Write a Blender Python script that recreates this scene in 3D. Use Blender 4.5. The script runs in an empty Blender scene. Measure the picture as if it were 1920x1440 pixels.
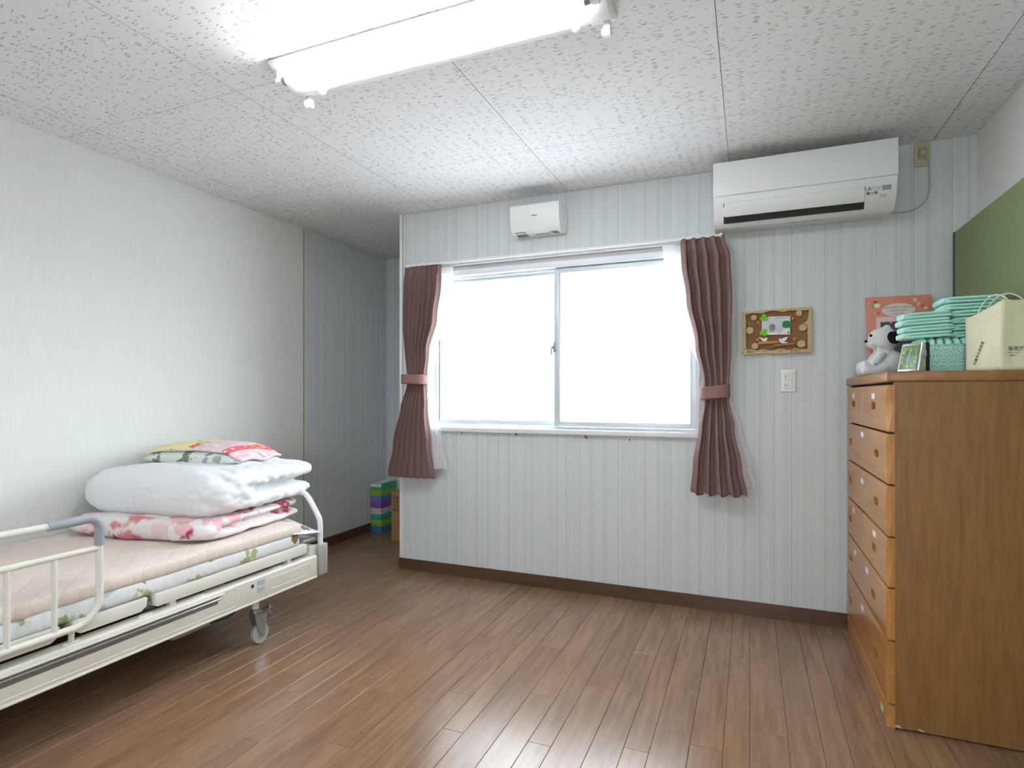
import bpy, bmesh, math, random
from mathutils import Vector, Matrix, noise

# ------------------------------------------------------------------ camera, light, exposure
SC = bpy.context.scene
COL = SC.collection
F, YAW, HOR, EYE = 1081.83, 0.390878, 741.9, 1.174          # focal length (px of a 1920x1440 frame), yaw, horizon row, eye height
cd = bpy.data.cameras.new('camera'); cam = bpy.data.objects.new('camera', cd); COL.objects.link(cam)
cam.location = (0, 0, EYE); cam.rotation_euler = (math.pi/2, 0, YAW)
cd.sensor_width = 36; cd.lens = F/1920*36; cd.shift_y = (HOR-720)/1920
cd.clip_start = .05
SC.camera = cam
SC.view_settings.view_transform = 'Standard'; SC.view_settings.look = 'None'
SC.view_settings.gamma = 1; SC.view_settings.use_curve_mapping = False
SC.view_settings.exposure = 2.08
W = bpy.data.worlds.new('overcast_sky'); SC.world = W; W.use_nodes = True
_t = W.node_tree; _bg = _t.nodes['Background']                # even overcast sky above, dull ground below the horizon
_tc = _t.nodes.new('ShaderNodeTexCoord'); _sp = _t.nodes.new('ShaderNodeSeparateXYZ'); _mr = _t.nodes.new('ShaderNodeMapRange'); _mx = _t.nodes.new('ShaderNodeMix')
_t.links.new(_tc.outputs['Generated'], _sp.inputs[0]); _t.links.new(_sp.outputs[2], _mr.inputs[0]); _mr.inputs[1].default_value = -.06; _mr.inputs[2].default_value = .04
_mx.data_type = 'RGBA'; _t.links.new(_mr.outputs[0], _mx.inputs[0]); _mx.inputs[6].default_value = (.26, .27, .28, 1); _mx.inputs[7].default_value = (.88, .96, 1.04, 1)
_t.links.new(_mx.outputs[2], _bg.inputs[0])
W.node_tree.nodes['Background'].inputs[1].default_value = 5.5
TUBE = 18.5

# room in metres: X along the window wall, Y towards it, camera above the origin
XL, XR, YB, YF, YA, H, XC = -3.037, .989, 3.341, -1.7, 4.39, 2.404, -2.2
WX0, WX1, WZ0, WZ1 = -1.975, -.258, .965, 1.99            # window opening
pl = bpy.data.lights.new('window_daylight', 'AREA'); pl.shape = 'RECTANGLE'
pl.size = WX1-WX0; pl.size_y = WZ1-WZ0; pl.cycles.is_portal = True
plo = bpy.data.objects.new('window_daylight', pl); COL.objects.link(plo)
RX_0, RX_1, RZ_0, RZ_1 = -.75, .65, .92, 1.92            # opening of the added, unseen window that brings fill daylight from behind
pr = bpy.data.lights.new('added_rear_daylight', 'AREA'); pr.shape = 'RECTANGLE'; pr.size = RX_1-RX_0; pr.size_y = RZ_1-RZ_0; pr.cycles.is_portal = True  # portal for the daylight of the added rear window
pro = bpy.data.objects.new('added_rear_daylight', pr); COL.objects.link(pro); pro.location = ((RX_0+RX_1)/2, YF-.11, (RZ_0+RZ_1)/2); pro.rotation_euler = (math.pi/2, 0, 0)
plo.location = ((WX0+WX1)/2, YB+.13, (WZ0+WZ1)/2); plo.rotation_euler = (-math.pi/2, 0, 0)

SC.cycles.adaptive_threshold = .025; SC.cycles.caustics_reflective = False; SC.cycles.caustics_refractive = False
random.seed(7)
S_, C_ = math.sin(YAW), math.cos(YAW)
def ray(u, v):
    a, b = (u-960)/F, (HOR-v)/F
    return Vector((-S_+a*C_, C_+a*S_, b))
def onY(u, v, Y): r = ray(u, v); return r*(Y/r.y)+Vector((0, 0, EYE))
def onX(u, v, X): r = ray(u, v); return r*(X/r.x)+Vector((0, 0, EYE))
def onZ(u, v, Z): r = ray(u, v); return r*((Z-EYE)/r.z)+Vector((0, 0, EYE))
def lerp(a, b, t): return a+(b-a)*t
def smooth(t): t = max(0, min(1, t)); return t*t*(3-2*t)

# ------------------------------------------------------------------ materials
def lin(c): return tuple((x/255/12.92 if x/255 <= .04045 else ((x/255+.055)/1.055)**2.4) for x in c)+(1,)
MATS = {}
class G:
    """small node-graph helper"""
    def __init__(s, m): s.t = m.node_tree; s.b = s.t.nodes['Principled BSDF']; s.out = s.t.nodes['Material Output']
    def n(s, typ, **k):
        d = s.t.nodes.new('ShaderNode'+typ)
        for a, v in k.items():
            if a.startswith('i_'):
                key = a[2:]; key = int(key) if key.isdigit() else key.replace('_', ' ')
                s.set(d.inputs[key], v)
            else: setattr(d, a, v)
        return d
    def set(s, sock, v):
        if isinstance(v, bpy.types.NodeSocket): s.t.links.new(v, sock)
        elif isinstance(v, bpy.types.Node): s.t.links.new(v.outputs[0], sock)
        else: sock.default_value = v
    def coord(s, kind='Object'): return s.n('TexCoord').outputs[kind]
    def map(s, v, scale=(1, 1, 1), loc=(0, 0, 0), rot=(0, 0, 0)):
        m = s.n('Mapping'); s.set(m.inputs[0], v); m.inputs['Scale'].default_value = scale
        m.inputs['Location'].default_value = loc; m.inputs['Rotation'].default_value = rot; return m.outputs[0]
    def noise(s, v, scale, detail=2, rough=.5, dist=0):
        d = s.n('TexNoise', i_Scale=scale, i_Detail=detail, i_Roughness=rough, i_Distortion=dist); s.set(d.inputs['Vector'], v); return d.outputs[0]
    def vor(s, v, scale, out='Distance', feature='F1', rnd=1.0):
        d = s.n('TexVoronoi', feature=feature, i_Scale=scale, i_Randomness=rnd); s.set(d.inputs['Vector'], v); return d.outputs[out]
    def math(s, op, a, b=0.0, clamp=False):
        d = s.n('Math', operation=op); d.use_clamp = clamp; s.set(d.inputs[0], a); s.set(d.inputs[1], b); return d.outputs[0]
    def step(s, v, a, b):
        d = s.n('MapRange', interpolation_type='SMOOTHSTEP'); s.set(d.inputs[0], v); d.inputs[1].default_value = a; d.inputs[2].default_value = b; return d.outputs[0]
    def mix(s, f, a, b, mode='MIX'):
        d = s.n('Mix', data_type='RGBA', blend_type=mode); s.set(d.inputs[0], f)
        for sock, v in ((d.inputs[6], a), (d.inputs[7], b)): s.set(sock, lin(v) if isinstance(v, tuple) and len(v) == 3 else v)
        return d.outputs[2]
    def sep(s, v): d = s.n('SeparateXYZ'); s.set(d.inputs[0], v); return d.outputs
    def comb(s, x=0., y=0., z=0.):
        d = s.n('CombineXYZ'); s.set(d.inputs[0], x); s.set(d.inputs[1], y); s.set(d.inputs[2], z); return d.outputs[0]
    def bump(s, h, strength=.3, dist=.01):
        d = s.n('Bump', i_Strength=strength, i_Distance=dist, i_Height=h); s.set(s.b.inputs['Normal'], d.outputs[0])
    def col(s, v): s.set(s.b.inputs['Base Color'], v)
def M(name, c=(200, 200, 200), rough=.5, metal=0., spec=.5, fn=None, **k):
    if name in MATS: return MATS[name]
    m = bpy.data.materials.new(name); m.use_nodes = True; g = G(m)
    g.b.inputs['Base Color'].default_value = lin(c); g.b.inputs['Roughness'].default_value = rough
    g.b.inputs['Metallic'].default_value = metal; g.b.inputs['Specular IOR Level'].default_value = spec
    for a, v in k.items(): g.b.inputs[a.replace('_', ' ')].default_value = v
    if fn: fn(g)
    MATS[name] = m; return m

def f_ceiling(g):
    p = g.coord(); s = g.sep(p)
    wob = g.noise(g.map(p, (55, 25, 1)), 1, 1)
    y = g.math('ADD', s[1], g.math('MULTIPLY', g.math('SUBTRACT', wob, .5), .020))
    v = g.comb(g.math('MULTIPLY', s[0], 20.0), g.math('MULTIPLY', y, 84.0), 0.)
    d = g.n('TexVoronoi', voronoi_dimensions='2D', i_Scale=1.0, i_Randomness=1.0); g.set(d.inputs['Vector'], v)
    rnd = g.sep(d.outputs['Color'])[0]
    r = g.math('MULTIPLY', g.math('GREATER_THAN', rnd, .60), g.math('ADD', g.math('MULTIPLY', rnd, .20), .06))
    m1 = g.step(g.math('SUBTRACT', r, d.outputs['Distance']), -.02, .09)
    db = g.n('TexVoronoi', voronoi_dimensions='2D', i_Scale=1.13, i_Randomness=1.0); g.set(db.inputs['Vector'], g.map(v, (1, 1, 1), (7.31, 3.57, 0.)))
    rb = g.sep(db.outputs['Color'])[1]
    m1 = g.math('MAXIMUM', m1, g.step(g.math('SUBTRACT', g.math('MULTIPLY', g.math('GREATER_THAN', rb, .80), g.math('ADD', g.math('MULTIPLY', rb, .16), .05)), db.outputs['Distance']), -.02, .09))
    d2 = g.n('TexVoronoi', voronoi_dimensions='2D', i_Scale=42.0, i_Randomness=1.0); g.set(d2.inputs['Vector'], p)
    r2 = g.math('MULTIPLY', g.step(g.sep(d2.outputs['Color'])[1], .72, .85), .12)
    m2 = g.step(g.math('SUBTRACT', r2, d2.outputs['Distance']), -.02, .05)
    m = g.math('MAXIMUM', m1, g.math('MULTIPLY', m2, .8))
    fine = g.noise(p, 350, 2)
    g.col(g.mix(m, g.mix(fine, (240, 239, 240), (246, 245, 246)), (190, 187, 188)))  # fissures drawn by darker colour alone, which paints the shade in the holes
def f_plain(g):
    p = g.coord()
    n1 = g.noise(g.map(p, (160, 160, 6)), 1, 3, .6); n2 = g.noise(g.map(p, (500, 500, 60)), 1, 1)
    g.col(g.mix(g.step(n1, .3, .7), (231, 232, 228), (237, 237, 233)))
    g.bump(g.math('ADD', n1, g.math('MULTIPLY', n2, .5)), .25, .002)
def f_stripe(g):
    p = g.coord(); s = g.sep(p); x = g.math('ADD', s[0], s[1])
    def l(sc, a, b, seed, det=0): return g.step(g.noise(g.comb(g.math('MULTIPLY', x, sc), seed, 0.), 1, det), a, b)
    band = l(26., .40, .62, 3.); f1 = l(190., .54, .62, 11.); f2 = l(420., .52, .66, 19.); tint = l(11., .4, .6, 47.)
    ph = g.math('FRACT', g.math('MULTIPLY', g.math('ADD', x, g.math('MULTIPLY', g.noise(g.comb(g.math('MULTIPLY', x, 9.), 5., 0.), 1, 0), .05)), 1/.0760)); tri = g.math('ABSOLUTE', g.math('SUBTRACT', ph, .5))
    clus = g.math('SUBTRACT', 1., g.step(tri, .06, .24)); core = g.math('SUBTRACT', 1., g.step(tri, .010, .030))
    c = g.mix(g.math('MULTIPLY', band, .6), (218, 222, 223), (205, 212, 213))
    c = g.mix(g.math('MULTIPLY', tint, .4), c, (224, 223, 224))
    line = g.math('MAXIMUM', g.math('MULTIPLY', f1, g.math('ADD', g.math('MULTIPLY', clus, .75), .20)), g.math('MULTIPLY', core, .32))
    c = g.mix(line, c, (178, 188, 190))
    c = g.mix(g.math('MULTIPLY', f2, .32), c, (186, 195, 197))
    fine = g.noise(g.map(p, (420, 420, 90)), 1, 2)
    c = g.mix(g.math('MULTIPLY', fine, .25), c, (235, 237, 236))
    g.col(c); g.bump(g.math('ADD', fine, g.math('MULTIPLY', line, -.8)), .25, .002)
def wood(g, dark, mid, light, axis=1, scale=1.0, rnd=True, contrast=1.0):
    p = g.coord()
    if rnd:
        r = g.n('ObjectInfo').outputs['Random']
        p2 = g.n('VectorMath', operation='ADD'); g.set(p2.inputs[0], p)
        g.set(p2.inputs[1], g.comb(g.math('MULTIPLY', r, 37.), g.math('MULTIPLY', r, 91.), g.math('MULTIPLY', r, 53.))); p = p2.outputs[0]
    sc = [26*scale]*3; sc[axis] = 2.2*scale
    sf = [260*scale]*3; sf[axis] = 9*scale
    warp = g.noise(g.map(p, tuple(x*.22 for x in sc)), 1, 2)
    pv = g.n('VectorMath', operation='ADD'); g.set(pv.inputs[0], g.map(p, tuple(sc)))
    g.set(pv.inputs[1], g.comb(g.math('MULTIPLY', warp, 1.8), g.math('MULTIPLY', warp, 1.8), g.math('MULTIPLY', warp, 1.8)))
    n1 = g.noise(pv.outputs[0], 1, 3, .55, .15); n2 = g.noise(g.map(p, tuple(sf)), 1, 3, .65)
    f = g.math('ADD', g.math('MULTIPLY', n1, .65), g.math('MULTIPLY', n2, .35))
    c = g.mix(g.step(f, .5-.16/contrast, .5+.16/contrast), dark, light)
    c = g.mix(.45, c, mid)
    if rnd:
        r = g.n('ObjectInfo').outputs['Random']
        c = g.mix(g.math('MULTIPLY', r, .28), c, g.mix(g.step(g.math('FRACT', g.math('MULTIPLY', r, 17.)), .3, .7), dark, light))
    return c, n2, p
def f_floor(g):
    c, n2, p = wood(g, (118, 86, 63), (148, 114, 88), (166, 131, 102), 1, 1.6, True, .85)
    g.col(c)
    g.bump(n2, .06, .001)
def f_dfront(g):
    c, n2, p = wood(g, (168, 110, 54), (186, 128, 68), (202, 146, 84), 1, .8, True, .8); g.col(c)
def f_dside(g):
    c, n2, p = wood(g, (126, 84, 42), (146, 103, 56), (162, 120, 72), 2, 2.2, False, .8)
    s = g.sep(g.coord()); chip = g.math('MULTIPLY', g.step(g.noise(g.map(g.coord(), (38, 38, 60)), 1, 2), .60, .64), g.math('LESS_THAN', s[2], .016))
    g.col(g.mix(chip, c, (205, 190, 170)))
def f_base(g):
    c, n2, p = wood(g, (72, 50, 37), (92, 66, 50), (108, 80, 60), 0, 1.0, False, .8); g.col(c)
def weave(g, c, c2, sc=900, b=.3):
    p = g.coord(); n = g.noise(p, sc, 2); n2 = g.noise(g.map(p, (1, 1, .2)), 60, 2)
    g.col(g.mix(g.math('MULTIPLY', g.math('ADD', n, n2), .5), c, c2)); g.bump(n, b, .001)
def sheer(g, amount):
    tr = g.n('BsdfTranslucent'); tr.inputs[0].default_value = lin((250, 250, 250))
    tp = g.n('BsdfTransparent'); m1 = g.n('MixShader', i_0=.5); m2 = g.n('MixShader', i_0=amount)
    g.t.links.new(g.b.outputs[0], m1.inputs[1]); g.t.links.new(tr.outputs[0], m1.inputs[2])
    g.t.links.new(m1.outputs[0], m2.inputs[1]); g.t.links.new(tp.outputs[0], m2.inputs[2]); g.t.links.new(m2.outputs[0], g.out.inputs[0])
def f_glass(g):
    # frosted pane: mostly lets the sky through, partly scatters it
    tr = g.n('BsdfTranslucent'); tr.inputs[0].default_value = (.95, .97, .98, 1)
    tp = g.n('BsdfTransparent'); tp.inputs[0].default_value = (.93, .95, .95, 1)
    gl = g.n('BsdfGlossy', i_Roughness=.25); m1 = g.n('MixShader', i_0=.35); m2 = g.n('MixShader', i_0=.05)
    g.t.links.new(tp.outputs[0], m1.inputs[1]); g.t.links.new(tr.outputs[0], m1.inputs[2])
    g.t.links.new(m1.outputs[0], m2.inputs[1]); g.t.links.new(gl.outputs[0], m2.inputs[2]); g.t.links.new(m2.outputs[0], g.out.inputs[0])
def petals(g, p, scale, base, cols, lo=.45, hi=.5, dens=.5):
    """printed flowers: lobed blobs in random voronoi cells"""
    c = base
    for k, cc in enumerate(cols):
        q = g.map(p, (1, 1, 1), (3.7*k+.3, 1.9*k, 2.3*k))
        d = g.n('TexVoronoi', i_Scale=scale*(1+.23*k), i_Randomness=1.); g.set(d.inputs['Vector'], q)
        lob = g.noise(q, scale*4.2, 1, .5)
        on = g.step(g.sep(d.outputs['Color'])[k % 3], 1-dens, 1-dens+.05)
        e = g.math('ADD', d.outputs['Distance'], g.math('MULTIPLY', g.math('SUBTRACT', lob, .5), .75))
        c = g.mix(g.math('MULTIPLY', on, g.math('SUBTRACT', 1., g.step(e, lo, hi))), c, cc)
    return c
def f_blanket(g):
    p = g.coord(); base = g.mix(g.noise(p, 7, 2), (248, 242, 240), (238, 226, 224))
    c = petals(g, p, 5.5, base, [(222, 140, 152), (180, 70, 96), (240, 190, 196)], .26, .46, .58)
    c = petals(g, p, 9.0, c, [(196, 92, 112), (205, 190, 165)], .16, .36, .22)
    g.col(c); g.bump(g.noise(p, 700, 2), .35, .002)
def f_mattress(g):
    p = g.coord(); base = g.mix(g.noise(p, 6, 1), (240, 240, 238), (226, 232, 234))
    c = petals(g, p, 8.0, base, [(176, 186, 130), (140, 112, 92), (190, 208, 214)], .24, .36, .42)
    g.col(c); g.bump(g.noise(g.map(p, (3, 30, 12)), 1, 2), .5, .01)
def f_pad(g):
    p = g.coord(); s = g.sep(p)
    q = g.math('ABSOLUTE', g.math('SINE', g.math('MULTIPLY', g.math('ADD', s[0], s[1]), 34.)))
    q2 = g.math('ABSOLUTE', g.math('SINE', g.math('MULTIPLY', g.math('SUBTRACT', s[0], s[1]), 34.)))
    quilt = g.math('POWER', g.math('MULTIPLY', q, q2), .35)
    g.col(g.mix(g.noise(p, 5, 2), (226, 212, 200), (236, 222, 212))); g.bump(g.math('ADD', quilt, g.math('MULTIPLY', g.noise(p, 300, 2), .2)), .35, .006)
def f_pillow(g):
    p = g.coord(); c = petals(g, p, 8.5, g.mix(g.noise(p, 5, 1), (236, 238, 236), (226, 230, 228)), [(150, 152, 150), (124, 136, 118), (176, 178, 174)], .28, .34, .55)
    g.col(c)
def f_towel(g):
    p = g.coord(); s = g.sep(p)          # local: x across the bed, y along it
    base = g.mix(g.step(s[0], -.06, .10), (250, 240, 190), (249, 216, 220))
    c = petals(g, p, 9.0, base, [(226, 122, 80), (150, 134, 180), (176, 190, 110)], .20, .30, .34)
    c = g.mix(g.step(s[0], .0, .10), c, g.mix(g.step(g.noise(p, 30, 2), .5, .6), (250, 214, 220), (252, 236, 232)))
    band = g.math('MULTIPLY', g.math("GREATER_THAN", s[0], .205), g.math("LESS_THAN", s[0], .245))
    c = g.mix(band, c, petals(g, p, 34., g.mix(.5, (236, 110, 122), (240, 120, 130)), [(252, 238, 232), (248, 196, 120)], .24, .34, .6))
    g.col(c); g.bump(g.noise(p, 900, 2), .5, .002)
def f_lacework(g):
    p = g.coord(); s = g.sep(p)
    u = g.math('ADD', s[0], g.math('MULTIPLY', s[1], 1.0))
    a = g.math('SUBTRACT', g.math('PINGPONG', u, .028), .0)
    z = g.math('PINGPONG', s[2], .03)
    r = g.math('SQRT', g.math('ADD', g.math('POWER', a, 2.), g.math('POWER', z, 2.)))
    ring = g.math('SINE', g.math('MULTIPLY', r, 620.))
    ang = g.math('SINE', g.math('MULTIPLY', g.math('ARCTAN2', z, a), 10.))
    m = g.step(g.math('MULTIPLY', ring, g.math('ADD', ang, .6)), .15, .35)
    g.col(g.mix(m, (188, 230, 220), (140, 196, 184))); g.bump(g.math('SUBTRACT', 1., m), .6, .002)
def f_plush(g):
    p = g.coord(); n = g.noise(p, 420, 3, .7); g.col(g.mix(n, (236, 237, 236), (250, 250, 249))); g.bump(n, .35, .003)
def f_white_cloth(g):
    p = g.coord(); g.bump(g.noise(g.map(p, (60, 60, 60)), 1, 3), .12, .004)
def f_card(g):
    p = g.coord(); n = g.noise(p, 60, 2); g.col(g.mix(n, (172, 132, 84), (190, 150, 100)))

m_ceil = M('ceiling_board', rough=.9, spec=.2, fn=f_ceiling)
m_bedge = M('board_cut_edge', (158, 156, 154), .9)
m_void = M('joint_backing_grey', (132, 130, 128), .9)  # grey of the slab seen through the board joints
m_plain = M('wallpaper_plain', rough=.8, spec=.25, fn=f_plain)
m_stripe = M('wallpaper_striped', rough=.75, spec=.25, fn=f_stripe)
m_floor = M('floor_wood', rough=.23, spec=.65, fn=f_floor)
m_sub = M('subfloor', (60, 42, 32), .8)
m_base = M('baseboard_wood', rough=.4, fn=f_base)
m_white = M('white_paint', (236, 237, 238), .4)
m_gap = M('gap_brown', (180, 164, 118), .8)
m_crack = M('crack_dark', (90, 88, 80), .9)
m_alu = M('window_aluminium', (236, 239, 242), .35, .0)
m_sash = M('sash_grey', (216, 222, 228), .35, .1)
m_glass = M('frosted_glass', fn=f_glass)
m_chrome = M('chrome', (205, 208, 212), .18, 1.)
m_steel = M('zinc_steel', (176, 180, 182), .32, .9)
m_curtain = M('curtain_brown', rough=.9, spec=.1, fn=lambda g: weave(g, (130, 102, 97), (150, 122, 116), 700))
m_tie = M('tieback_brown', rough=.9, spec=.1, fn=lambda g: weave(g, (138, 106, 102), (154, 120, 115), 700))
m_lace = M('lace_white', (250, 250, 252), .8, fn=lambda g: sheer(g, .06))
m_acw = M('appliance_white', (243, 244, 242), .35)
m_acw2 = M('appliance_white_warm', (230, 228, 222), .4)
m_black = M('black_plastic', (24, 24, 28), .4)
m_dark = M('dark_vent', (40, 40, 42), .6)
m_grey = M('grey_plastic', (150, 154, 158), .4)
m_print = M('print_dark', (52, 54, 58), .7)
m_print_l = M('print_grey', (130, 134, 140), .7)
m_dfront = M('drawer_wood', rough=.27, spec=.5, fn=f_dfront)
m_dside = M('dresser_side_wood', rough=.5, fn=f_dside)
m_dedge = M('dresser_top_wood', rough=.4, fn=lambda g: g.col(wood(g, (140, 94, 52), (160, 112, 66), (178, 130, 82), 1, 1., False, .8)[0]))
m_sticker = M('sticker_white', (236, 238, 238), .6)
m_ivory = M('bed_ivory', (233, 229, 219), .38)
m_ivory2 = M('bed_ivory_dark', (206, 202, 190), .45)
m_taupe = M('bed_taupe_plastic', (170, 166, 160), .45)
m_railgrey = M('rail_grey_plastic', (158, 163, 170), .4)
m_tread = M('caster_tyre', (176, 178, 176), .5)
m_mattress = M('mattress_floral', rough=.85, spec=.1, fn=f_mattress)
m_pad = M('pad_beige', rough=.95, spec=.1, fn=f_pad)
m_blanket = M('blanket_floral', rough=.95, spec=.1, fn=f_blanket)
m_duvet = M('duvet_white', (243, 244, 246), .9, spec=.15, fn=f_white_cloth)
m_pillow = M('pillow_floral', rough=.6, spec=.3, fn=f_pillow)
m_towel = M('towel_print', rough=.95, spec=.1, fn=f_towel)
m_sheet = M('sheet_white', (240, 240, 242), .9)
m_flower = M('printed_flower_brown', (150, 122, 118), .9)
m_mint = M('pad_mint', rough=.8, spec=.2, fn=lambda g: weave(g, (176, 238, 218), (196, 246, 230), 300, .15))
m_mint_l = M('pad_mint_pale', (196, 238, 230), .8)
m_basket = M('basket_mint', rough=.45, fn=f_lacework)
m_bag = M('bag_paper', rough=.85, spec=.2, fn=lambda g: g.col(g.mix(g.noise(g.coord(), 22, 3), (236, 230, 192), (244, 240, 212))))
m_bagcord = M('bag_cord', (238, 234, 220), .9)
m_green = M('board_green', rough=.75, spec=.2, fn=lambda g: weave(g, (136, 150, 106), (146, 160, 114), 260, .12))
m_green_d = M('board_edge_green', (62, 78, 58), .7)
m_pink = M('packaging_pink', rough=.35, fn=lambda g: g.col(g.mix(g.noise(g.coord(), 12, 2), (222, 142, 122), (232, 156, 136))))
m_pink_l = M('packaging_pale_pink', (242, 202, 196), .5)
m_plush = M('plush_white', rough=.95, spec=.1, fn=f_plush)
m_plush_k = M('plush_black', rough=.9, spec=.2, fn=lambda g: weave(g, (18, 16, 22), (34, 30, 38), 400, .8))
m_eye = M('eye_black', (10, 10, 12), .15)
m_silver = M('clock_silver', (205, 206, 210), .25, .6)
m_lcd = M('clock_dial_green', (74, 112, 40), .5)
m_lime = M('clock_numeral_lime', (196, 240, 70), .5)
m_card = M('cardboard', rough=.9, fn=f_card)
m_rattan = M('pale_wood', rough=.7, fn=lambda g: g.col(wood(g, (190, 162, 118), (206, 180, 138), (222, 200, 160), 0, 3., True, 1.)[0]))
m_cork = M('brown_board', rough=.9, fn=lambda g: g.col(g.mix(g.noise(g.coord(), 240, 3), (140, 96, 60), (160, 114, 76))))
m_leaf_d = M('dried_leaf', (140, 116, 78), .9)
m_slat = M('orange_wood', rough=.6, fn=lambda g: g.col(wood(g, (176, 124, 62), (196, 144, 78), (212, 160, 94), 0, 4., True, 1.)[0]))
m_acorn = M('acorn_yellow', (206, 158, 60), .5)
m_clover_l = M('clover_lime', (122, 206, 44), .7)
m_clover_d = M('clover_green', (20, 134, 84), .7)
m_paper = M('paper_white', (240, 240, 244), .8)
m_tube = bpy.data.materials.new('fluorescent_tube'); m_tube.use_nodes = True
_b = m_tube.node_tree.nodes['Principled BSDF']; _b.inputs['Base Color'].default_value = (.9, .9, .9, 1)
_b.inputs['Emission Color'].default_value = (.95, 1.0, 1.05, 1); _b.inputs['Emission Strength'].default_value = TUBE

# ------------------------------------------------------------------ mesh building
class MB:
    def __init__(s): s.v = []; s.f = []
    def add(s, v, f): o = len(s.v); s.v += [Vector(p) for p in v]; s.f += [tuple(i+o for i in q) for q in f]; return s
    def bm(s, b):
        b.verts.index_update(); s.add([v.co.copy() for v in b.verts], [[v.index for v in f.verts] for f in b.faces]); b.free(); return s
    def box(s, x0, x1, y0, y1, z0, z1, bev=0., seg=2, mat=None):
        x0, x1 = min(x0, x1), max(x0, x1); y0, y1 = min(y0, y1), max(y0, y1); z0, z1 = min(z0, z1), max(z0, z1)
        v = [(x, y, z) for x in (x0, x1) for y in (y0, y1) for z in (z0, z1)]
        f = [(0, 1, 3, 2), (4, 6, 7, 5), (0, 4, 5, 1), (2, 3, 7, 6), (0, 2, 6, 4), (1, 5, 7, 3)]
        if mat: v = [mat @ Vector(p) for p in v]
        if not bev: return s.add(v, f)
        b = bmesh.new(); vs = [b.verts.new(p) for p in v]
        for q in f: b.faces.new([vs[i] for i in q])
        bmesh.ops.bevel(b, geom=b.edges[:], offset=bev, segments=seg, profile=.5, affect='EDGES'); return s.bm(b)
    def prism(s, poly, a0, a1, axis='y', bev=0.):
        """poly in the two other axes (x,z for 'y'; y,z for 'x'; x,y for 'z')"""
        n = len(poly)
        def P(q, a): return {'y': (q[0], a, q[1]), 'x': (a, q[0], q[1]), 'z': (q[0], q[1], a)}[axis]
        v = [P(q, a0) for q in poly]+[P(q, a1) for q in poly]
        f = [tuple(range(n)), tuple(range(2*n-1, n-1, -1))]+[(i, n+i, n+(i+1) % n, (i+1) % n) for i in range(n)]
        b = bmesh.new(); vs = [b.verts.new(p) for p in v]
        for q in f: b.faces.new([vs[i] for i in q])
        bmesh.ops.recalc_face_normals(b, faces=b.faces[:])
        if bev:
            b.normal_update()
            e = [x for x in b.edges if len(x.link_faces) == 2 and x.calc_face_angle() > .5]
            bmesh.ops.bevel(b, geom=e, offset=bev, segments=2, profile=.5, affect='EDGES')
        return s.bm(b)
    def cyl(s, p0, p1, r, seg=16, r2=None, cap=True): return s.tube([p0, p1], r, seg, rad=[r, r if r2 is None else r2], cap=cap)
    def tube(s, pts, r, seg=10, rad=None, closed=False, cap=True, flat=1.0):
        pts = [Vector(p) for p in pts]; n = len(pts); rings = []
        t0 = (pts[1]-pts[0]).normalized(); up = Vector((0, 0, 1)) if abs(t0.z) < .9 else Vector((0, 1, 0))
        a = t0.cross(up).normalized()
        for i, p in enumerate(pts):
            if closed: t = (pts[(i+1) % n]-pts[i-1]).normalized()
            else: t = (pts[min(i+1, n-1)]-pts[max(i-1, 0)]).normalized()
            a = (a-t*a.dot(t)).normalized(); b = t.cross(a)
            rr = rad[i] if rad else r
            rings.append([p+a*(rr*math.cos(2*math.pi*k/seg))+b*(rr*flat*math.sin(2*math.pi*k/seg)) for k in range(seg)])
        v = [q for g in rings for q in g]; f = []
        for i in range(n if closed else n-1):
            j = (i+1) % n
            for k in range(seg): f.append((i*seg+k, i*seg+(k+1) % seg, j*seg+(k+1) % seg, j*seg+k))
        if cap and not closed: f += [tuple(reversed(range(seg))), tuple((n-1)*seg+k for k in range(seg))]
        return s.add(v, f)
    def lathe(s, prof, c=(0, 0, 0), seg=20, axis='z', sx=1., sy=1.):
        v = []; c = Vector(c)
        for r, h in prof:
            for k in range(seg):
                a = 2*math.pi*k/seg; q = (r*math.cos(a)*sx, r*math.sin(a)*sy, h)
                if axis == 'x': q = (q[2], q[0], q[1])
                if axis == 'y': q = (q[0], q[2], q[1])
                v.append(c+Vector(q))
        n = len(prof); f = [(i*seg+k, i*seg+(k+1) % seg, (i+1)*seg+(k+1) % seg, (i+1)*seg+k) for i in range(n-1) for k in range(seg)]
        f += [tuple(reversed(range(seg))), tuple((n-1)*seg+k for k in range(seg))]
        return s.add(v, f)
    def ball(s, c, r, e=(2, 2, 2), seg=24, rings=14, mat=None):
        """super-ellipsoid"""
        r = (r,)*3 if not hasattr(r, '__len__') else r
        sg = lambda w, p: math.copysign(abs(w)**p, w); v = []; c = Vector(c)
        for i in range(rings+1):
            la = -math.pi/2+math.pi*i/rings
            for k in range(seg):
                lo = 2*math.pi*k/seg
                q = Vector((r[0]*sg(math.cos(la), 2/e[2])*sg(math.cos(lo), 2/e[0]), r[1]*sg(math.cos(la), 2/e[2])*sg(math.sin(lo), 2/e[1]), r[2]*sg(math.sin(la), 2/e[2])))
                v.append(c+(mat @ q if mat else q))
        f = [(i*seg+k, i*seg+(k+1) % seg, (i+1)*seg+(k+1) % seg, (i+1)*seg+k) for i in range(rings) for k in range(seg)]
        return s.add(v, f)
    def grid(s, fn, nu, nv, cu=False):
        v = [fn(i/nu, j/nv) for j in range(nv+1) for i in range(nu if cu else nu+1)]; w = nu if cu else nu+1
        f = [(j*w+i, j*w+(i+1) % w, (j+1)*w+(i+1) % w, (j+1)*w+i) for j in range(nv) for i in range(nu)]
        return s.add(v, f)
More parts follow.
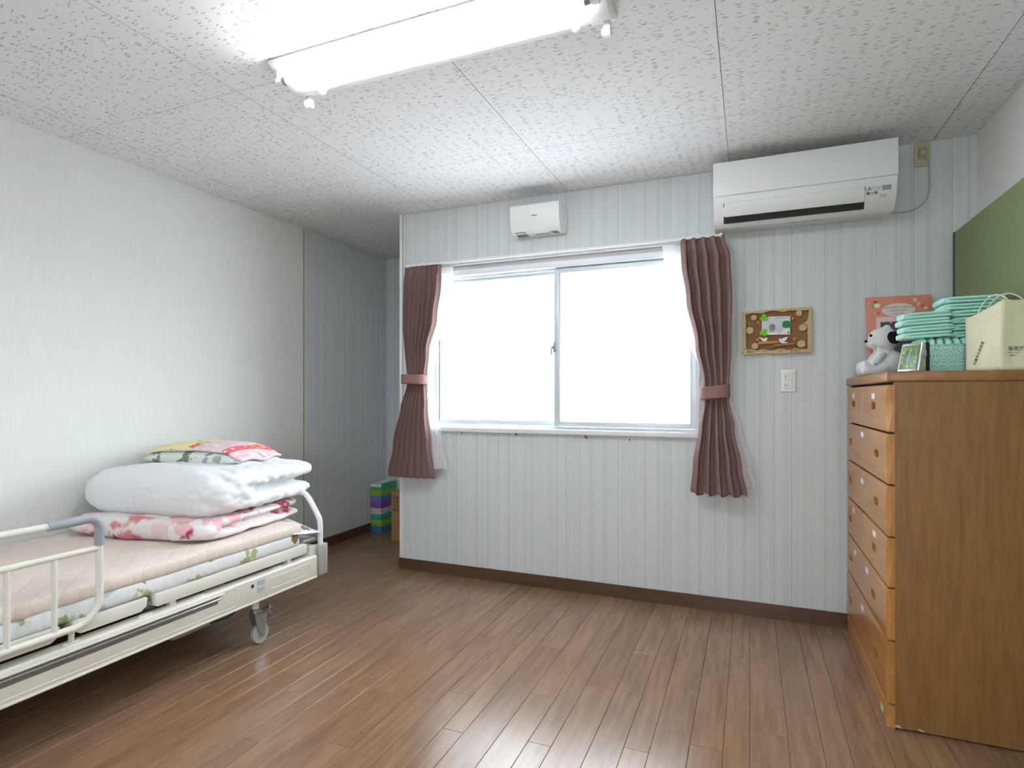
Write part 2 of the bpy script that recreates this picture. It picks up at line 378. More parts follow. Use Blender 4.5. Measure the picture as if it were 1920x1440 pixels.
    def mesh(s, name, off=Vector((0, 0, 0)), ang=35):
        me = bpy.data.meshes.new(name); me.from_pydata([v-off for v in s.v], [], s.f)
        b = bmesh.new(); b.from_mesh(me); bmesh.ops.remove_doubles(b, verts=b.verts[:], dist=1e-6)
        bmesh.ops.recalc_face_normals(b, faces=b.faces[:]); b.to_mesh(me); b.free()
        if ang:
            me.shade_smooth(); me.set_sharp_from_angle(angle=math.radians(ang))
        return me
def origin(p):
    o = Vector((0, 0, 0))
    while p: o += p.location; p = p.parent
    return o
def put(name, mb, mat, parent=None, local=False, ang=35, thick=0., label=None):
    off = Vector((0, 0, 0))
    if parent is not None and not local: off = origin(parent)
    base = None
    if parent is None:
        xs = [v.x for v in mb.v]; ys = [v.y for v in mb.v]; zs = [v.z for v in mb.v]
        base = Vector(((min(xs)+max(xs))/2, (min(ys)+max(ys))/2, min(zs))); off = base
    me = mb.mesh(name, off, ang); me.materials.append(mat)
    o = bpy.data.objects.new(name, me); COL.objects.link(o)
    if parent is not None: o.parent = parent
    else: o.location = base
    if thick: md = o.modifiers.new('cloth', 'SOLIDIFY'); md.thickness = thick; md.offset = 0
    if label: o['label'] = label
    return o
def thing(name, label, cat, loc=(0, 0, 0), rz=0., group=None):
    o = bpy.data.objects.new(name, None); COL.objects.link(o); o.location = loc; o.rotation_euler = (0, 0, rz); o.empty_display_size = .05
    return tag(o, label, cat, group)
def tag(o, label, cat, group=None):
    o['label'] = label; o['category'] = cat
    if group: o['group'] = group
    return o
def struct(name, mb, mat, label=None, **k):
    o = put(name, mb, mat, **k); o['kind'] = 'structure'
    if label: o['label'] = label
    return o
def copy_tree(o, parent=None):
    c = o.copy(); COL.objects.link(c); c.parent = parent
    for ch in list(o.children): copy_tree(ch, c)
    return c
def text(name, body, size, M4, mat, parent, depth=.0006, align='CENTER', local=False):
    cu = bpy.data.curves.new(name, 'FONT'); cu.body = body; cu.size = size; cu.align_x = align; cu.align_y = 'CENTER'; cu.extrude = depth; cu.resolution_u = 3
    t = bpy.data.objects.new(name, cu); COL.objects.link(t)
    me = bpy.data.meshes.new_from_object(t.evaluated_get(bpy.context.evaluated_depsgraph_get()))
    bpy.data.objects.remove(t); me.transform(M4)
    if parent is not None and not local: me.transform(Matrix.Translation(-origin(parent)))
    me.name = name; me.materials.clear(); me.materials.append(mat)
    o = bpy.data.objects.new(name, me); COL.objects.link(o); o.parent = parent; return o
def face(loc, xdir, zdir):
    """matrix that lays x,y of a flat drawing along xdir,zdir at loc"""
    x = Vector(xdir).normalized(); y = Vector(zdir).normalized(); n = x.cross(y)
    return Matrix.Translation(loc) @ Matrix((x, y, n)).transposed().to_4x4()
WALLF = lambda p: face(p, (1, 0, 0), (0, 0, 1))
def organic(mb, voxel, it=6, disp=None):
    """fuse overlapping volumes into one soft skin"""
    me = mb.mesh('tmp', ang=0); o = bpy.data.objects.new('tmp', me); COL.objects.link(o)
    r = o.modifiers.new('r', 'REMESH'); r.mode = 'VOXEL'; r.voxel_size = voxel
    sm = o.modifiers.new('s', 'SMOOTH'); sm.iterations = it; sm.factor = .5
    ev = o.evaluated_get(bpy.context.evaluated_depsgraph_get()); m2 = bpy.data.meshes.new_from_object(ev)
    out = MB(); m2.calc_loop_triangles() if False else None
    vs = [v.co.copy() for v in m2.vertices]; ns = [v.normal.copy() for v in m2.vertices]
    if disp: vs = [p+n*disp(p, n) for p, n in zip(vs, ns)]
    out.add(vs, [tuple(p.vertices) for p in m2.polygons])
    bpy.data.objects.remove(o); bpy.data.meshes.remove(me); bpy.data.meshes.remove(m2); return out

# ------------------------------------------------------------------ the room
T = .1
floor = struct('floor', MB().box(XL-T, XR+T, YF-T, YA+T, -.06, -.012), m_sub, 'brown wooden plank floor of mixed board widths')
# boards: three widths repeat every .3075 m; known end joints per strip, measured from the photograph
EDGE = [0., -.082, -.187]; PER = .3075; JOINT = {-.135: 2.027, -.248: 2.409, -.351: 1.925, -.445: 2.66, -.556: 2.275, -.657: 1.835, -.748: 2.14, -.859: 2.562,
    -.966: 1.793, -1.058: 2.028, -1.278: 1.573, -1.478: 1.921, -1.583: 1.481, -1.673: 1.784, -1.892: 1.436, -1.973: 1.674}
lines = sorted({round(e-PER*k-.002*0, 4) for k in range(-4, 11) for e in EDGE if XL < e-PER*k < XR}|{XL, XR})
lines = [x for i, x in enumerate(lines) if i == 0 or x-lines[i-1] > .02]
for i in range(len(lines)-1):
    a, b = lines[i], lines[i+1]; mid = (a+b)/2
    j0 = next((v for k, v in JOINT.items() if a < k < b), random.uniform(.3, 1.4) if mid > -.06 else random.uniform(1.3, 2.6))
    if mid > -.06: j0 = random.uniform(.2, 1.0)
    ln = 1.818 if mid > -.06 else 1.21
    ymax = YA if mid < XC+.05 else YB+.02
    ys = [YF]; k = math.ceil((YF+.05-j0)/ln); y = j0+k*ln
    while y < ymax-.05: ys.append(y); y += ln
    ys.append(ymax)
    for q in range(len(ys)-1):
        y0, y1 = ys[q]+.0004, ys[q+1]-.0004; x0, x1 = a+.0005, b-.0005; cb = .0009
        lift = random.uniform(0, .0005)
        if abs(b+1.232) < .004 and y0 > 1.4 and y0 < 2: lift = .0018
        t = -.0002-.0006+lift; m = MB()
        v = [(x0, y0, -.012), (x1, y0, -.012), (x1, y1, -.012), (x0, y1, -.012), (x0, y0, t-cb), (x1, y0, t-cb), (x1, y1, t-cb), (x0, y1, t-cb),
             (x0+cb, y0+cb, t), (x1-cb, y0+cb, t), (x1-cb, y1-cb, t), (x0+cb, y1-cb, t)]
        m.add(v, [(3, 2, 1, 0), (0, 1, 5, 4), (1, 2, 6, 5), (2, 3, 7, 6), (3, 0, 4, 7), (4, 5, 9, 8), (5, 6, 10, 9), (6, 7, 11, 10), (7, 4, 8, 11), (8, 9, 10, 11)])
        put('plank', m, m_floor, floor, ang=0)
ceil_ = struct('ceiling', MB().box(XL-T, XR+T, YF-T, YA+T, H+.010, H+.08), m_void, 'white ceiling of acoustic boards flecked with small worm-like marks')
cx = [XL, -2.823, -1.915, -1.014, -.101, .816, XR]; cy = [YF, -1.2, -.222, .755, 1.732, 2.709, YB]
g_, gy_ = .0011, .0007
def panel(poly):
    c = Vector((sum(p[0] for p in poly)/len(poly), sum(p[1] for p in poly)/len(poly)))
    o = put('ceiling_panel', MB().prism(poly, H, H+.010, 'z'), m_ceil, ceil_, ang=0)
    o.data.materials.append(m_bedge)
    for f_ in o.data.polygons:
        if abs(f_.normal.z) < .5: f_.material_index = 1
def rect(x0, x1, y0, y1): panel([(x0+g_, y0+gy_), (x1-g_, y0+gy_), (x1-g_, y1-gy_), (x0+g_, y1-gy_)])
for i in range(6):
    for j in range(6):
        x0, x1, y0, y1 = cx[i], cx[i+1], cy[j], cy[j+1]
        if j == 5 and i == 0: y1 = 3.686
        if j == 5 and i == 1:
            panel([(x0+g_, y0+gy_), (x1-g_, y0+gy_), (x1-g_, YB), (XC, YB), (XC, 3.686-gy_), (x0+g_, 3.686-gy_)]); continue
        rect(x0, x1, y0, y1)
rect(XL, -2.823, 3.686, YA); rect(-2.823, XC, 3.686, YA)

struct('wall_left', MB().box(XL-T, XL, YF-T, YB, -.012, H+.01), m_plain, 'plain off-white papered wall beside the bed')
struct('wall_alcove_left', MB().box(XL-T, XL, YB, YA+T, -.012, H+.01), m_stripe, 'striped papered side wall of the alcove')
struct('wall_alcove_back', MB().box(XL, XC, YA, YA+T, -.012, H+.01), m_stripe, 'striped papered end wall of the alcove')
struct('wall_alcove_right', MB().box(XC, XC+T, YB+.12, YA+T, -.012, H+.01), m_stripe, 'papered inner side of the alcove behind the window wall')
wb = MB(); yb2 = YB+.12
wb.box(XC, WX0, YB, yb2, -.012, H+.01).box(WX1, XR+T, YB, yb2, -.012, H+.01).box(WX0, WX1, YB, yb2, -.012, WZ0).box(WX0, WX1, YB, yb2, WZ1, H+.01)
wall_back = struct('wall_back', wb, m_stripe, 'window wall with pale grey-green striped wallpaper')
struct('wall_right', MB().box(XR, XR+T, YF-T, YB, -.012, H+.01), m_plain, 'white papered wall behind the green board')
struct('wall_rear', MB().box(XL, RX_0, YF-T, YF, -.012, H+.01).box(RX_1, XR, YF-T, YF, -.012, H+.01).box(RX_0, RX_1, YF-T, YF, -.012, RZ_0).box(RX_0, RX_1, YF-T, YF, RZ_1, H+.01), m_plain, 'plain wall at the near end of the room')
struct('baseboard_back', MB().box(XC+.002, XR, YB-.009, YB, 0, .074, .001, 1), m_base, 'brown baseboard under the window wall')
struct('baseboard_left', MB().box(XL, XL+.009, YF, YA-.009, 0, .074, .001, 1), m_base, 'brown baseboard along the bed wall and alcove')
struct('baseboard_alcove', MB().box(XL+.009, XC, YA-.009, YA, 0, .074, .001, 1), m_base, 'brown baseboard at the end of the alcove')
struct('baseboard_alcove_right', MB().box(XC-.007, XC, YB-.007, YA-.009, 0, .074, .001, 1), m_base, 'brown baseboard on the inner side of the alcove')
struct('baseboard_right', MB().box(XR-.009, XR, YF, YB-.009, 0, .074, .001, 1), m_base, 'brown baseboard along the right wall')
struct('baseboard_rear', MB().box(XL+.009, XR-.009, YF, YF+.009, 0, .074, .001, 1), m_base, 'brown baseboard at the near end of the room')
struct('trim_1', MB().box(XC-.003, XC+.019, YB-.003, YB+.12, .075, H, .001, 1), m_white, 'white corner strip at the edge of the window wall')
struct('trim_2', MB().box(XC+.0195, XC+.0225, YB-.0006, YB+.001, 1.0, H-.002), m_crack, 'dark open seam beside the white corner strip')
gp = []
for k in range(25):
    z = .075+(H-.08)*k/24; gp.append((YB-.004+.0012*noise.noise(Vector((z*7, 1, 0))), z))
for k in range(24, -1, -1):
    z = .075+(H-.08)*k/24; gp.append((YB+.007+.002*noise.noise(Vector((z*9, 5, 0))), z))
struct('trim_3', MB().prism(gp, XL-.001, XL+.0012, 'x'), m_gap, 'narrow yellow-brown seam where plain and striped wallpaper meet')
# grey cornice bead along the ceiling
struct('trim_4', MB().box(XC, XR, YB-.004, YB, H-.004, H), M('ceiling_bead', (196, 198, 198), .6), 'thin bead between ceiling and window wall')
# peeled wallpaper curls under the sill
for u, v, s in ((866, 811, 1.), (967, 812, 1.6), (1098, 817, 1.8), (1180, 823, 1.0)):
    p = onY(u, v, YB)
    c = MB().grid(lambda a, b: Vector((p.x+.010*s*(a-.5)+.004*s*b, YB-.0006-.006*s*b*b, p.z-.009*s*b)), 4, 5)
    put('paper_curl', c, M('torn_paper', (150, 128, 100), .9), wall_back, ang=60)

# ------------------------------------------------------------------ window
win = thing('window_1', 'two-pane aluminium sliding window with frosted glass', 'window', ((WX0+WX1)/2, YB, WZ0))
del win['category']; win['kind'] = 'structure'
fr = MB(); fw = .022; y0, y1 = YB-.012, YB+.115
fr.box(WX0-.004, WX0+fw, y0, y1, WZ0, WZ1, .003).box(WX1-fw, WX1+.004, y0, y1, WZ0, WZ1, .003)
fr.box(WX0-.004, WX1+.004, y0, y1, WZ1-.038, WZ1+.002, .003)
fr.box(WX0, WX1, YB+.03, YB+.04, WZ1-.055, WZ1-.03).box(WX0, WX1, YB+.075, YB+.083, WZ1-.055, WZ1-.03)
fr.box(WX0, WX1, YB+.03, YB+.036, WZ0, WZ0+.020).box(WX0, WX1, YB+.072, YB+.078, WZ0, WZ0+.020)
put('frame', fr, m_alu, win)
put('sill', MB().box(WX0-.014, WX1+.014, YB-.03, YB+.115, WZ0-.024, WZ0+.004, .003), m_white, win)
put('head_board', MB().box(WX0-.014, WX1+.014, YB-.016, YB+.0, WZ1, WZ1+.036, .002), M('head_board_grey', (196, 192, 194), .5), win)
mx = -1.086
def sash(x0, x1, yc, st0, st1, nm):
    z0, z1 = WZ0+.022, WZ1-.045; a, b = yc-.013, yc+.013
    m = MB().box(x0, x0+st0, a, b, z0, z1, .002).box(x1-st1, x1, a, b, z0, z1, .002)
    m.box(x0+st0, x1-st1, a, b, z1-.026, z1, .002).box(x0+st0, x1-st1, a, b, z0, z0+.030, .002)
    s = put(nm, m, m_sash, win)
    put('pane', MB().box(x0+st0-.004, x1-st1+.004, yc-.002, yc+.002, z0+.027, z1-.023), m_glass, s, ang=0); return s
s1 = sash(WX0+fw, mx+.022, YB+.060, .028, .034, 'sash'); s2 = sash(mx-.018, WX1-fw, YB+.022, .034, .028, 'sash')
lt = onY(1034, 652, YB)
lz = 1.47
lm = MB().box(mx-.020, mx-.006, YB+.0, YB+.010, lz-.032, lz+.032, .003).cyl((mx-.024, YB+.004, lz), (mx-.010, YB+.004, lz), .011, 14).box(mx-.036, mx-.025, YB-.002, YB+.008, lz-.045, lz+.004, .003)
put('latch', lm, M('latch_grey', (150, 156, 164), .35, .6), win)

# unseen sliding window, added behind the viewpoint to brighten surfaces facing it
gd = thing('added_fill_window', 'added unseen sliding window behind the viewpoint, for fill daylight', 'window', ((RX_0+RX_1)/2, YF, RZ_0)); del gd['category']; gd['kind'] = 'structure'
put('frame', MB().box(RX_0-.02, RX_0+.03, YF-T, YF+.01, RZ_0, RZ_1, .003).box(RX_1-.03, RX_1+.02, YF-T, YF+.01, RZ_0, RZ_1, .003).box(RX_0-.02, RX_1+.02, YF-T, YF+.01, RZ_1-.03, RZ_1+.02, .003).box(RX_0-.02, RX_1+.02, YF-T, YF+.01, RZ_0-.02, RZ_0+.02, .003), m_alu, gd)
for x0, x1, yy in ((RX_0+.03, -.03, YF-.062), (-.07, RX_1-.03, YF-.026)):
    s_ = put('sash', MB().box(x0, x0+.04, yy-.012, yy+.012, RZ_0+.02, RZ_1-.03).box(x1-.04, x1, yy-.012, yy+.012, RZ_0+.02, RZ_1-.03).box(x0+.04, x1-.04, yy-.012, yy+.012, RZ_0+.02, RZ_0+.09).box(x0+.04, x1-.04, yy-.012, yy+.012, RZ_1-.08, RZ_1-.03), m_sash, gd)
    put('pane', MB().box(x0+.036, x1-.036, yy-.002, yy+.002, RZ_0+.086, RZ_1-.076), m_glass, s_, ang=0)

# ------------------------------------------------------------------ curtains
rail = thing('curtain_rail', 'thin white double curtain rail above the window', 'curtain rail', (-1.15, YB-.05, 2.02))
RX0, RX1 = -2.085, -.140
put('track', MB().box(RX0, RX1, YB-.098, YB-.084, 2.018, 2.032, .003), m_white, rail)
put('track', MB().box(RX0, RX1, YB-.052, YB-.038, 2.010, 2.024, .003), m_white, rail)
for x in (RX0+.12, -1.135, RX1-.12):
    put('bracket', MB().box(x-.011, x+.011, YB-.1, YB, 2.030, 2.040, .002).box(x-.011, x+.011, YB-.006, YB, 2.0, 2.052, .002), m_white, rail)
for x in (RX0, RX1): put('end_cap', MB().box(x-.008, x+.008, YB-.101, YB-.081, 2.012, 2.036, .004), m_white, rail)
def interp(prof, z, k):
    for (za, *a), (zb, *b) in zip(prof, prof[1:]):
        if za >= z >= zb:
            t = (za-z)/(za-zb); return lerp(a[k], b[k], t*t*(3-2*t))
    return prof[-1][k+1] if z < prof[-1][0] else prof[0][k+1]
def sheet(prof, n, amp, yc, seed, tie, nu=150, nv=90, hem=.012, head=True):
    z1, z0 = prof[0][0], prof[-1][0]
    def fn(s, t):
        z = lerp(z1, z0, t); xl, xr = interp(prof, z, 0), interp(prof, z, 1); w = xr-xl
        ph = seed+.8*noise.noise(Vector((s*3, t*1.5, seed)))*(1-.4*t)
        nn = n; tt = abs(z-tie)/.35; a = amp*(.45+.55*smooth(tt))
        if head and z > z1-.07: nn = n; a *= .6
        fold = math.sin(2*math.pi*nn*s+ph)+.35*math.sin(2*math.pi*nn*2.03*s+ph*2.3)
        x = lerp(xl, xr, s)+.22*w/nn*math.sin(4*math.pi*nn*s+ph)*.5
        flare = .0 if z > tie else .03*(tie-z)/.6
        return Vector((x, yc+a*fold-flare*math.sin(math.pi*s)+.02*(1-smooth(tt)), z-(hem*math.sin(2*math.pi*nn*s+ph+1) if t > .98 else 0)))
    return MB().grid(fn, nu, nv)
def tieband(xl, xr, z0, z1, yc, tilt, ry=.048):
    cxm, rx = (xl+xr)/2, (xr-xl)/2
    def fn(s, t):
        a = 2*math.pi*s; x = cxm+rx*math.copysign(abs(math.cos(a))**.75, math.cos(a)); y = yc+ry*math.sin(a)
        return Vector((x, y, lerp(z0, z1, t)+tilt*(x-cxm)/rx))
    return MB().grid(fn, 40, 6, True)
# left pair
yc = YB-.088
cl = thing('curtain', 'brown curtain tied back at the left side of the window beside the alcove', 'curtain', (-2.03, yc, .65), group='brown window curtains')
P = [(2.020, -2.115, -1.838), (1.90, -2.128, -1.842), (1.68, -2.130, -1.872), (1.45, -2.118, -1.935), (1.30, -2.106, -1.962), (1.25, -2.106, -1.962), (1.10, -2.150, -1.945), (.85, -2.205, -1.915), (.648, -2.248, -1.890)]
put('drape', sheet(P, 7, .020, yc, .6, 1.28), m_curtain, cl, ang=180, thick=.003)
put('tieback', tieband(-2.122, -1.948, 1.250, 1.312, yc, -.002, .060), m_tie, cl, thick=.004, ang=60)
ll = thing('lace_curtain', 'white sheer curtain showing beside the left brown curtain', 'curtain', (-1.9, YB-.045, .7), group='white sheer curtains')
P = [(2.008, -2.06, -1.780), (1.90, -2.06, -1.782), (1.68, -2.06, -1.838), (1.45, -2.05, -1.905), (1.30, -2.04, -1.942), (1.25, -2.04, -1.940), (1.10, -2.02, -1.905), (.85, -1.98, -1.850), (.700, -1.955, -1.815)]
put('drape', sheet(P, 3, .008, YB-.042, 2.1, 1.28, 90, 70, .004), m_lace, ll, ang=180)
# right pair
cr = thing('curtain', 'brown curtain tied back at the right side of the window beside the wooden plaque', 'curtain', (-.15, yc, .65), group='brown window curtains')
P = [(2.022, -.352, -.128), (1.90, -.348, -.100), (1.70, -.322, -.092), (1.45, -.275, -.095), (1.25, -.238, -.104), (1.16, -.232, -.106), (1.0, -.256, -.080), (.80, -.285, -.045), (.648, -.298, -.018)]
put('drape', sheet(P, 4.5, .026, yc, 2.2, 1.2), m_curtain, cr, ang=180, thick=.003)
put('tieback', tieband(-.246, -.098, 1.158, 1.226, yc, .008, .060), m_tie, cr, thick=.004, ang=60)
lr = thing('lace_curtain', 'white sheer curtain showing on both sides of the right brown curtain', 'curtain', (-.2, YB-.045, .7), group='white sheer curtains')
P = [(2.008, -.440, -.10), (1.90, -.430, -.072), (1.70, -.380, -.060), (1.45, -.29, -.058), (1.25, -.215, -.084), (1.16, -.205, -.080), (1.0, -.18, -.035), (.80, -.13, .012), (.690, -.10, .036)]
put('drape', sheet(P, 3, .008, YB-.042, 4.0, 1.2, 90, 70, .004), m_lace, lr, ang=180)

# ------------------------------------------------------------------ ceiling light
FX0, FX1, FY, FZ = -1.632, -.395, 1.735, 2.338
lamp = thing('ceiling_light', 'long white fluorescent batten light fixed to the ceiling with one lit tube', 'light', ((FX0+FX1)/2, FY, FZ))
hw = .122
m_lampw = M('lamp_enamel', (244, 245, 245), .35)
put('body', MB().prism([(FY-hw, H-.001), (FY-hw, H-.014), (FY-.012, FZ), (FY+.028, FZ), (FY+hw, H-.014), (FY+hw, H-.001)], FX0, FX1, 'x', .002), m_lampw, lamp)
def slope(y): return lerp(H-.014, FZ, (y-(FY-hw))/(hw-.012)) if y < FY else lerp(FZ, H-.014, (y-FY-.028)/(hw-.028))
def socket(x, y, sx):
    z = slope(y); m = MB()
    m.box(x-.010, x+.010, y-.013, y+.013, z-.034, z+.004, .004).cyl((x-.011, y, z-.034), (x+.011, y, z-.034), .0165, 18).cyl((x+sx*.011, y, z-.034), (x+sx*.017, y, z-.034), .010, 14)
    s = put('socket', m, m_acw, lamp)
    pins = MB().cyl((x+sx*.017, y-.005, z-.034), (x+sx*.019, y-.005, z-.034), .0022, 8).cyl((x+sx*.017, y+.005, z-.034), (x+sx*.019, y+.005, z-.034), .0022, 8)
    put('contact', pins, m_grey, s)
YN, YR = FY-.082, FY+.070
for y in (YN, YR):
    socket(FX0+.022, y, 1); socket(FX1-.022, y, -1)
tz = slope(YN)-.034
put('tube', MB().cyl((FX0+.052, YN, tz), (FX1-.052, YN, tz), .0150, 20), m_tube, lamp)
for x0, x1 in ((FX0+.039, FX0+.055), (FX1-.055, FX1-.039)): put('tube_cap', MB().cyl((x0, YN, tz), (x1, YN, tz), .0155, 20), m_steel, lamp)
for x in (-1.50, -.505): put('knob', MB().lathe([(.006, FZ+.004), (.012, FZ-.002), (.014, FZ-.010), (.011, FZ-.017), (.004, FZ-.020)], (x, FY+.018, 0), 16), m_lampw, lamp)
put('label', MB().box(-.475, -.467, FY+.055, FY+.064, slope(FY+.06)-.002, slope(FY+.06)-.0005), m_grey, lamp)

# ------------------------------------------------------------------ air conditioner
AX0, AX1, AZ0, AZ1, AD = -.172, .628, 2.043, 2.357, .225
ac = thing('air_conditioner', 'white wall-mounted air conditioner at the top right of the window wall', 'air conditioner', ((AX0+AX1)/2, YB, AZ0))
yf = YB-AD
body = [(YB-.001, AZ1-.004), (yf+.012, AZ1-.004), (yf+.004, 2.19), (yf+.014, 2.12), (yf+.05, 2.065), (yf+.085, AZ0), (YB-.001, AZ0+.008)]
put('body', MB().prism(body, AX0, AX1, 'x', .004), m_acw, ac)
put('front_panel', MB().prism([(yf-.004, AZ1), (yf+.010, AZ1), (yf+.012, 2.187), (yf-.006, 2.187)], AX0-.001, AX1+.001, 'x', .003), m_acw, ac)
sl = Vector((0, .055-.008, 2.060-2.145)).normalized()
def acp(y, z): return (yf+y, z)
put('outlet_slot', MB().prism([acp(.004, 2.150), acp(.012, 2.150), acp(.058, 2.060), acp(.048, 2.060)], AX0+.048, AX1-.128, 'x'), m_dark, ac)
put('louver', MB().prism([acp(-.002, 2.148), acp(.003, 2.151), acp(.028, 2.088), acp(.022, 2.084)], AX0+.052, AX1-.131, 'x', .002), m_acw, ac)
for k in range(3):
    put('vane', MB().box(AX0+.10+.17*k, AX0+.104+.17*k, yf+.028, yf+.05, 2.062, 2.088), m_dark, ac)
nx = Vector((0, -.985, -.17)).normalized()
def acface(x, t, off=.0008):  # point on the sloping lower face below the panel
    y, z = lerp(yf+.0055, yf+.0138, t), lerp(2.185, 2.12, t); return Vector((x, y, z))+Vector((0, -.99, -.12))*off
def acM(x, t): return face(acface(x, t), (1, 0, 0), (0, -.127, 1))
dm = MB(); c0, c1 = acface(AX1-.060, .62, .0), acface(AX1-.024, .62, .0)
dm.add([acM(AX1-.042, .72) @ Vector(p) for p in ((-.018, -.011, 0), (.018, -.011, 0), (.018, .011, 0), (-.018, .011, 0))], [(0, 1, 2, 3)])
put('display_window', dm, m_grey, ac, ang=0)
lg = MB(); dx, dt = AX1-.112, .70
for (px, py) in ((0, .0068), (-.0056, -.003), (.0056, -.003)):
    r = .0052; ang = {(0, .0068): 90, (-.0056, -.003): 210, (.0056, -.003): 330}[(px, py)]
    a = math.radians(ang); d = Vector((math.cos(a), math.sin(a))); n = Vector((-d.y, d.x)); o = Vector((0, .0002))
    pts = [o, o+d*r+n*r*.577, o+d*r*2, o+d*r-n*r*.577]
    lg.add([acM(dx, dt) @ Vector((p.x, p.y, 0)) for p in pts], [(0, 1, 2, 3)])
put('emblem', lg, m_print, ac, ang=0)
text('lettering', 'MITSUBISHI', .0095, acM(AX1-.082, .66), m_print_l, ac, .0002)
text('lettering', 'ELECTRIC', .007, acM(AX1-.082, .80), m_print_l, ac, .0002)
text('lettering', '霧ヶ峰', .016, acM(AX1-.100, 1.02), m_print, ac, .0002)
lb = MB(); M3 = face(Vector((AX1-.052, yf+.024, 2.103)), (1, 0, 0), (0, -.55, .84))
lb.add([M3 @ Vector(p) for p in ((-.014, -.009, .001), (-.0125, -.009, .001), (-.0125, .013, .001), (-.014, .013, .001))], [(0, 1, 2, 3)])
lb.add([M3 @ Vector(p) for p in ((-.009, .004, .001), (.012, .004, .001), (.012, .006, .001), (-.009, .006, .001))], [(0, 1, 2, 3)])
lb.add([M3 @ Vector(p) for p in ((-.009, -.003, .001), (.008, -.003, .001), (.008, -.001, .001), (-.009, -.001, .001))], [(0, 1, 2, 3)])
put('lamp_marks', lb, m_print_l, ac, ang=0)
put('rating_label', MB().box(.17, .33, yf+.088, yf+.100, AZ0-.0006, AZ0+.004), M('label_grey', (190, 190, 186), .6), ac)

# outlet and cord by the air conditioner
ot = thing('wall_outlet', 'yellowed square outlet plate high on the wall beside the air conditioner', 'outlet', (.770, YB, 2.283))
m_old = M('aged_plastic', (196, 188, 160), .5)
put('plate', MB().box(.737, .804, YB-.009, YB, 2.283, 2.402, .004), m_old, ot)
put('socket_face', MB().box(.752, .789, YB-.013, YB-.008, 2.318, 2.372, .003), M('aged_plastic_dark', (172, 158, 122), .5), ot)
put('plug', MB().box(.758, .783, YB-.030, YB-.012, 2.333, 2.358, .005), m_old, ot)
cp = [(.600, YB-.006, 2.078), (.66, YB-.006, 2.072), (.715, YB-.006, 2.073), (.757, YB-.006, 2.090), (.787, YB-.006, 2.122), (.800, YB-.006, 2.170), (.800, YB-.006, 2.24), (.796, YB-.008, 2.30), (.778, YB-.022, 2.345)]
def spline(pts, n=6):
    out = []; P = [Vector(p) for p in pts]
    for i in range(len(P)-1):
        a, b, c, d = P[max(i-1, 0)], P[i], P[i+1], P[min(i+2, len(P)-1)]
        for k in range(n):
            t = k/n; out.append(.5*((2*b)+(c-a)*t+(2*a-5*b+4*c-d)*t*t+(3*b-a-3*c+d)*t**3))
    return out+[P[-1]]
tag(put('power_cord', MB().tube(spline(cp), .0032, 8), M('cord_beige', (190, 186, 172), .5)), 'thin beige cord looping from the air conditioner up to the outlet plate', 'cord')

# ------------------------------------------------------------------ ventilation unit
vt = thing('ventilation_unit', 'small white ventilation unit on the wall above the window', 'ventilator', (-1.18, YB, 2.15))
VX0, VX1 = -1.340, -1.022; yv = YB-.135
put('body', MB().prism([(YB-.012, 2.318), (yv+.006, 2.314), (yv, 2.308), (yv+.004, 2.218), (yv+.022, 2.165), (yv+.05, 2.152), (YB-.012, 2.150)], VX0+.002, VX1-.004, 'x', .006), m_acw, vt)
put('back_plate', MB().box(VX0+.004, VX1+.004, YB-.018, YB, 2.146, 2.316, .008, 3), m_acw2, vt)
gz = lambda y: lerp(2.165, 2.150, (y-(yv+.022))/.03) if y < yv+.05 else 2.151
for k in range(4):
    y = yv+.034+.020*k; put('grille_slot', MB().box(VX0+.022, VX0+.092, y, y+.011, gz(y)-.004, gz(y)+.004, .001, 1), M('grille_grey', (142, 142, 140), .6), vt)
for k in range(5):
    y = yv+.05+.010*k; put('grille_slot', MB().box(VX1-.075+.004*k, VX1-.035+.002*k, y, y+.004, gz(y)-.003, gz(y)+.003), M('grille_grey', (142, 142, 140), .6), vt)
put('rating_label', MB().box(-1.205, -1.105, yv+.07, yv+.095, 2.1485, 2.152), M('label_grey', (190, 190, 186), .6), vt)
put('pull_switch', MB().cyl((-1.19, YB-.02, 2.150), (-1.19, YB-.02, 2.136), .005, 12), m_acw2, vt)
text('lettering', 'Panasonic', .0085, WALLF((-1.178, yv+.0005, 2.243)), m_print, vt, .0012)

# ------------------------------------------------------------------ light switch
sw = thing('light_switch', 'white double rocker light switch below the wooden plaque', 'switch', (.186, YB, 1.194))
put('plate', MB().box(.151, .221, YB-.008, YB, 1.194, 1.310, .004, 3), m_acw, sw)
for z0, z1 in ((1.207, 1.250), (1.253, 1.298)):
    rk = put('rocker', MB().box(.166, .206, YB-.013, YB-.006, z0, z1, .002), m_acw2, sw)
    put('indicator', MB().box(.170, .176, YB-.0136, YB-.0126, z0+.019, z0+.023), m_print, rk)

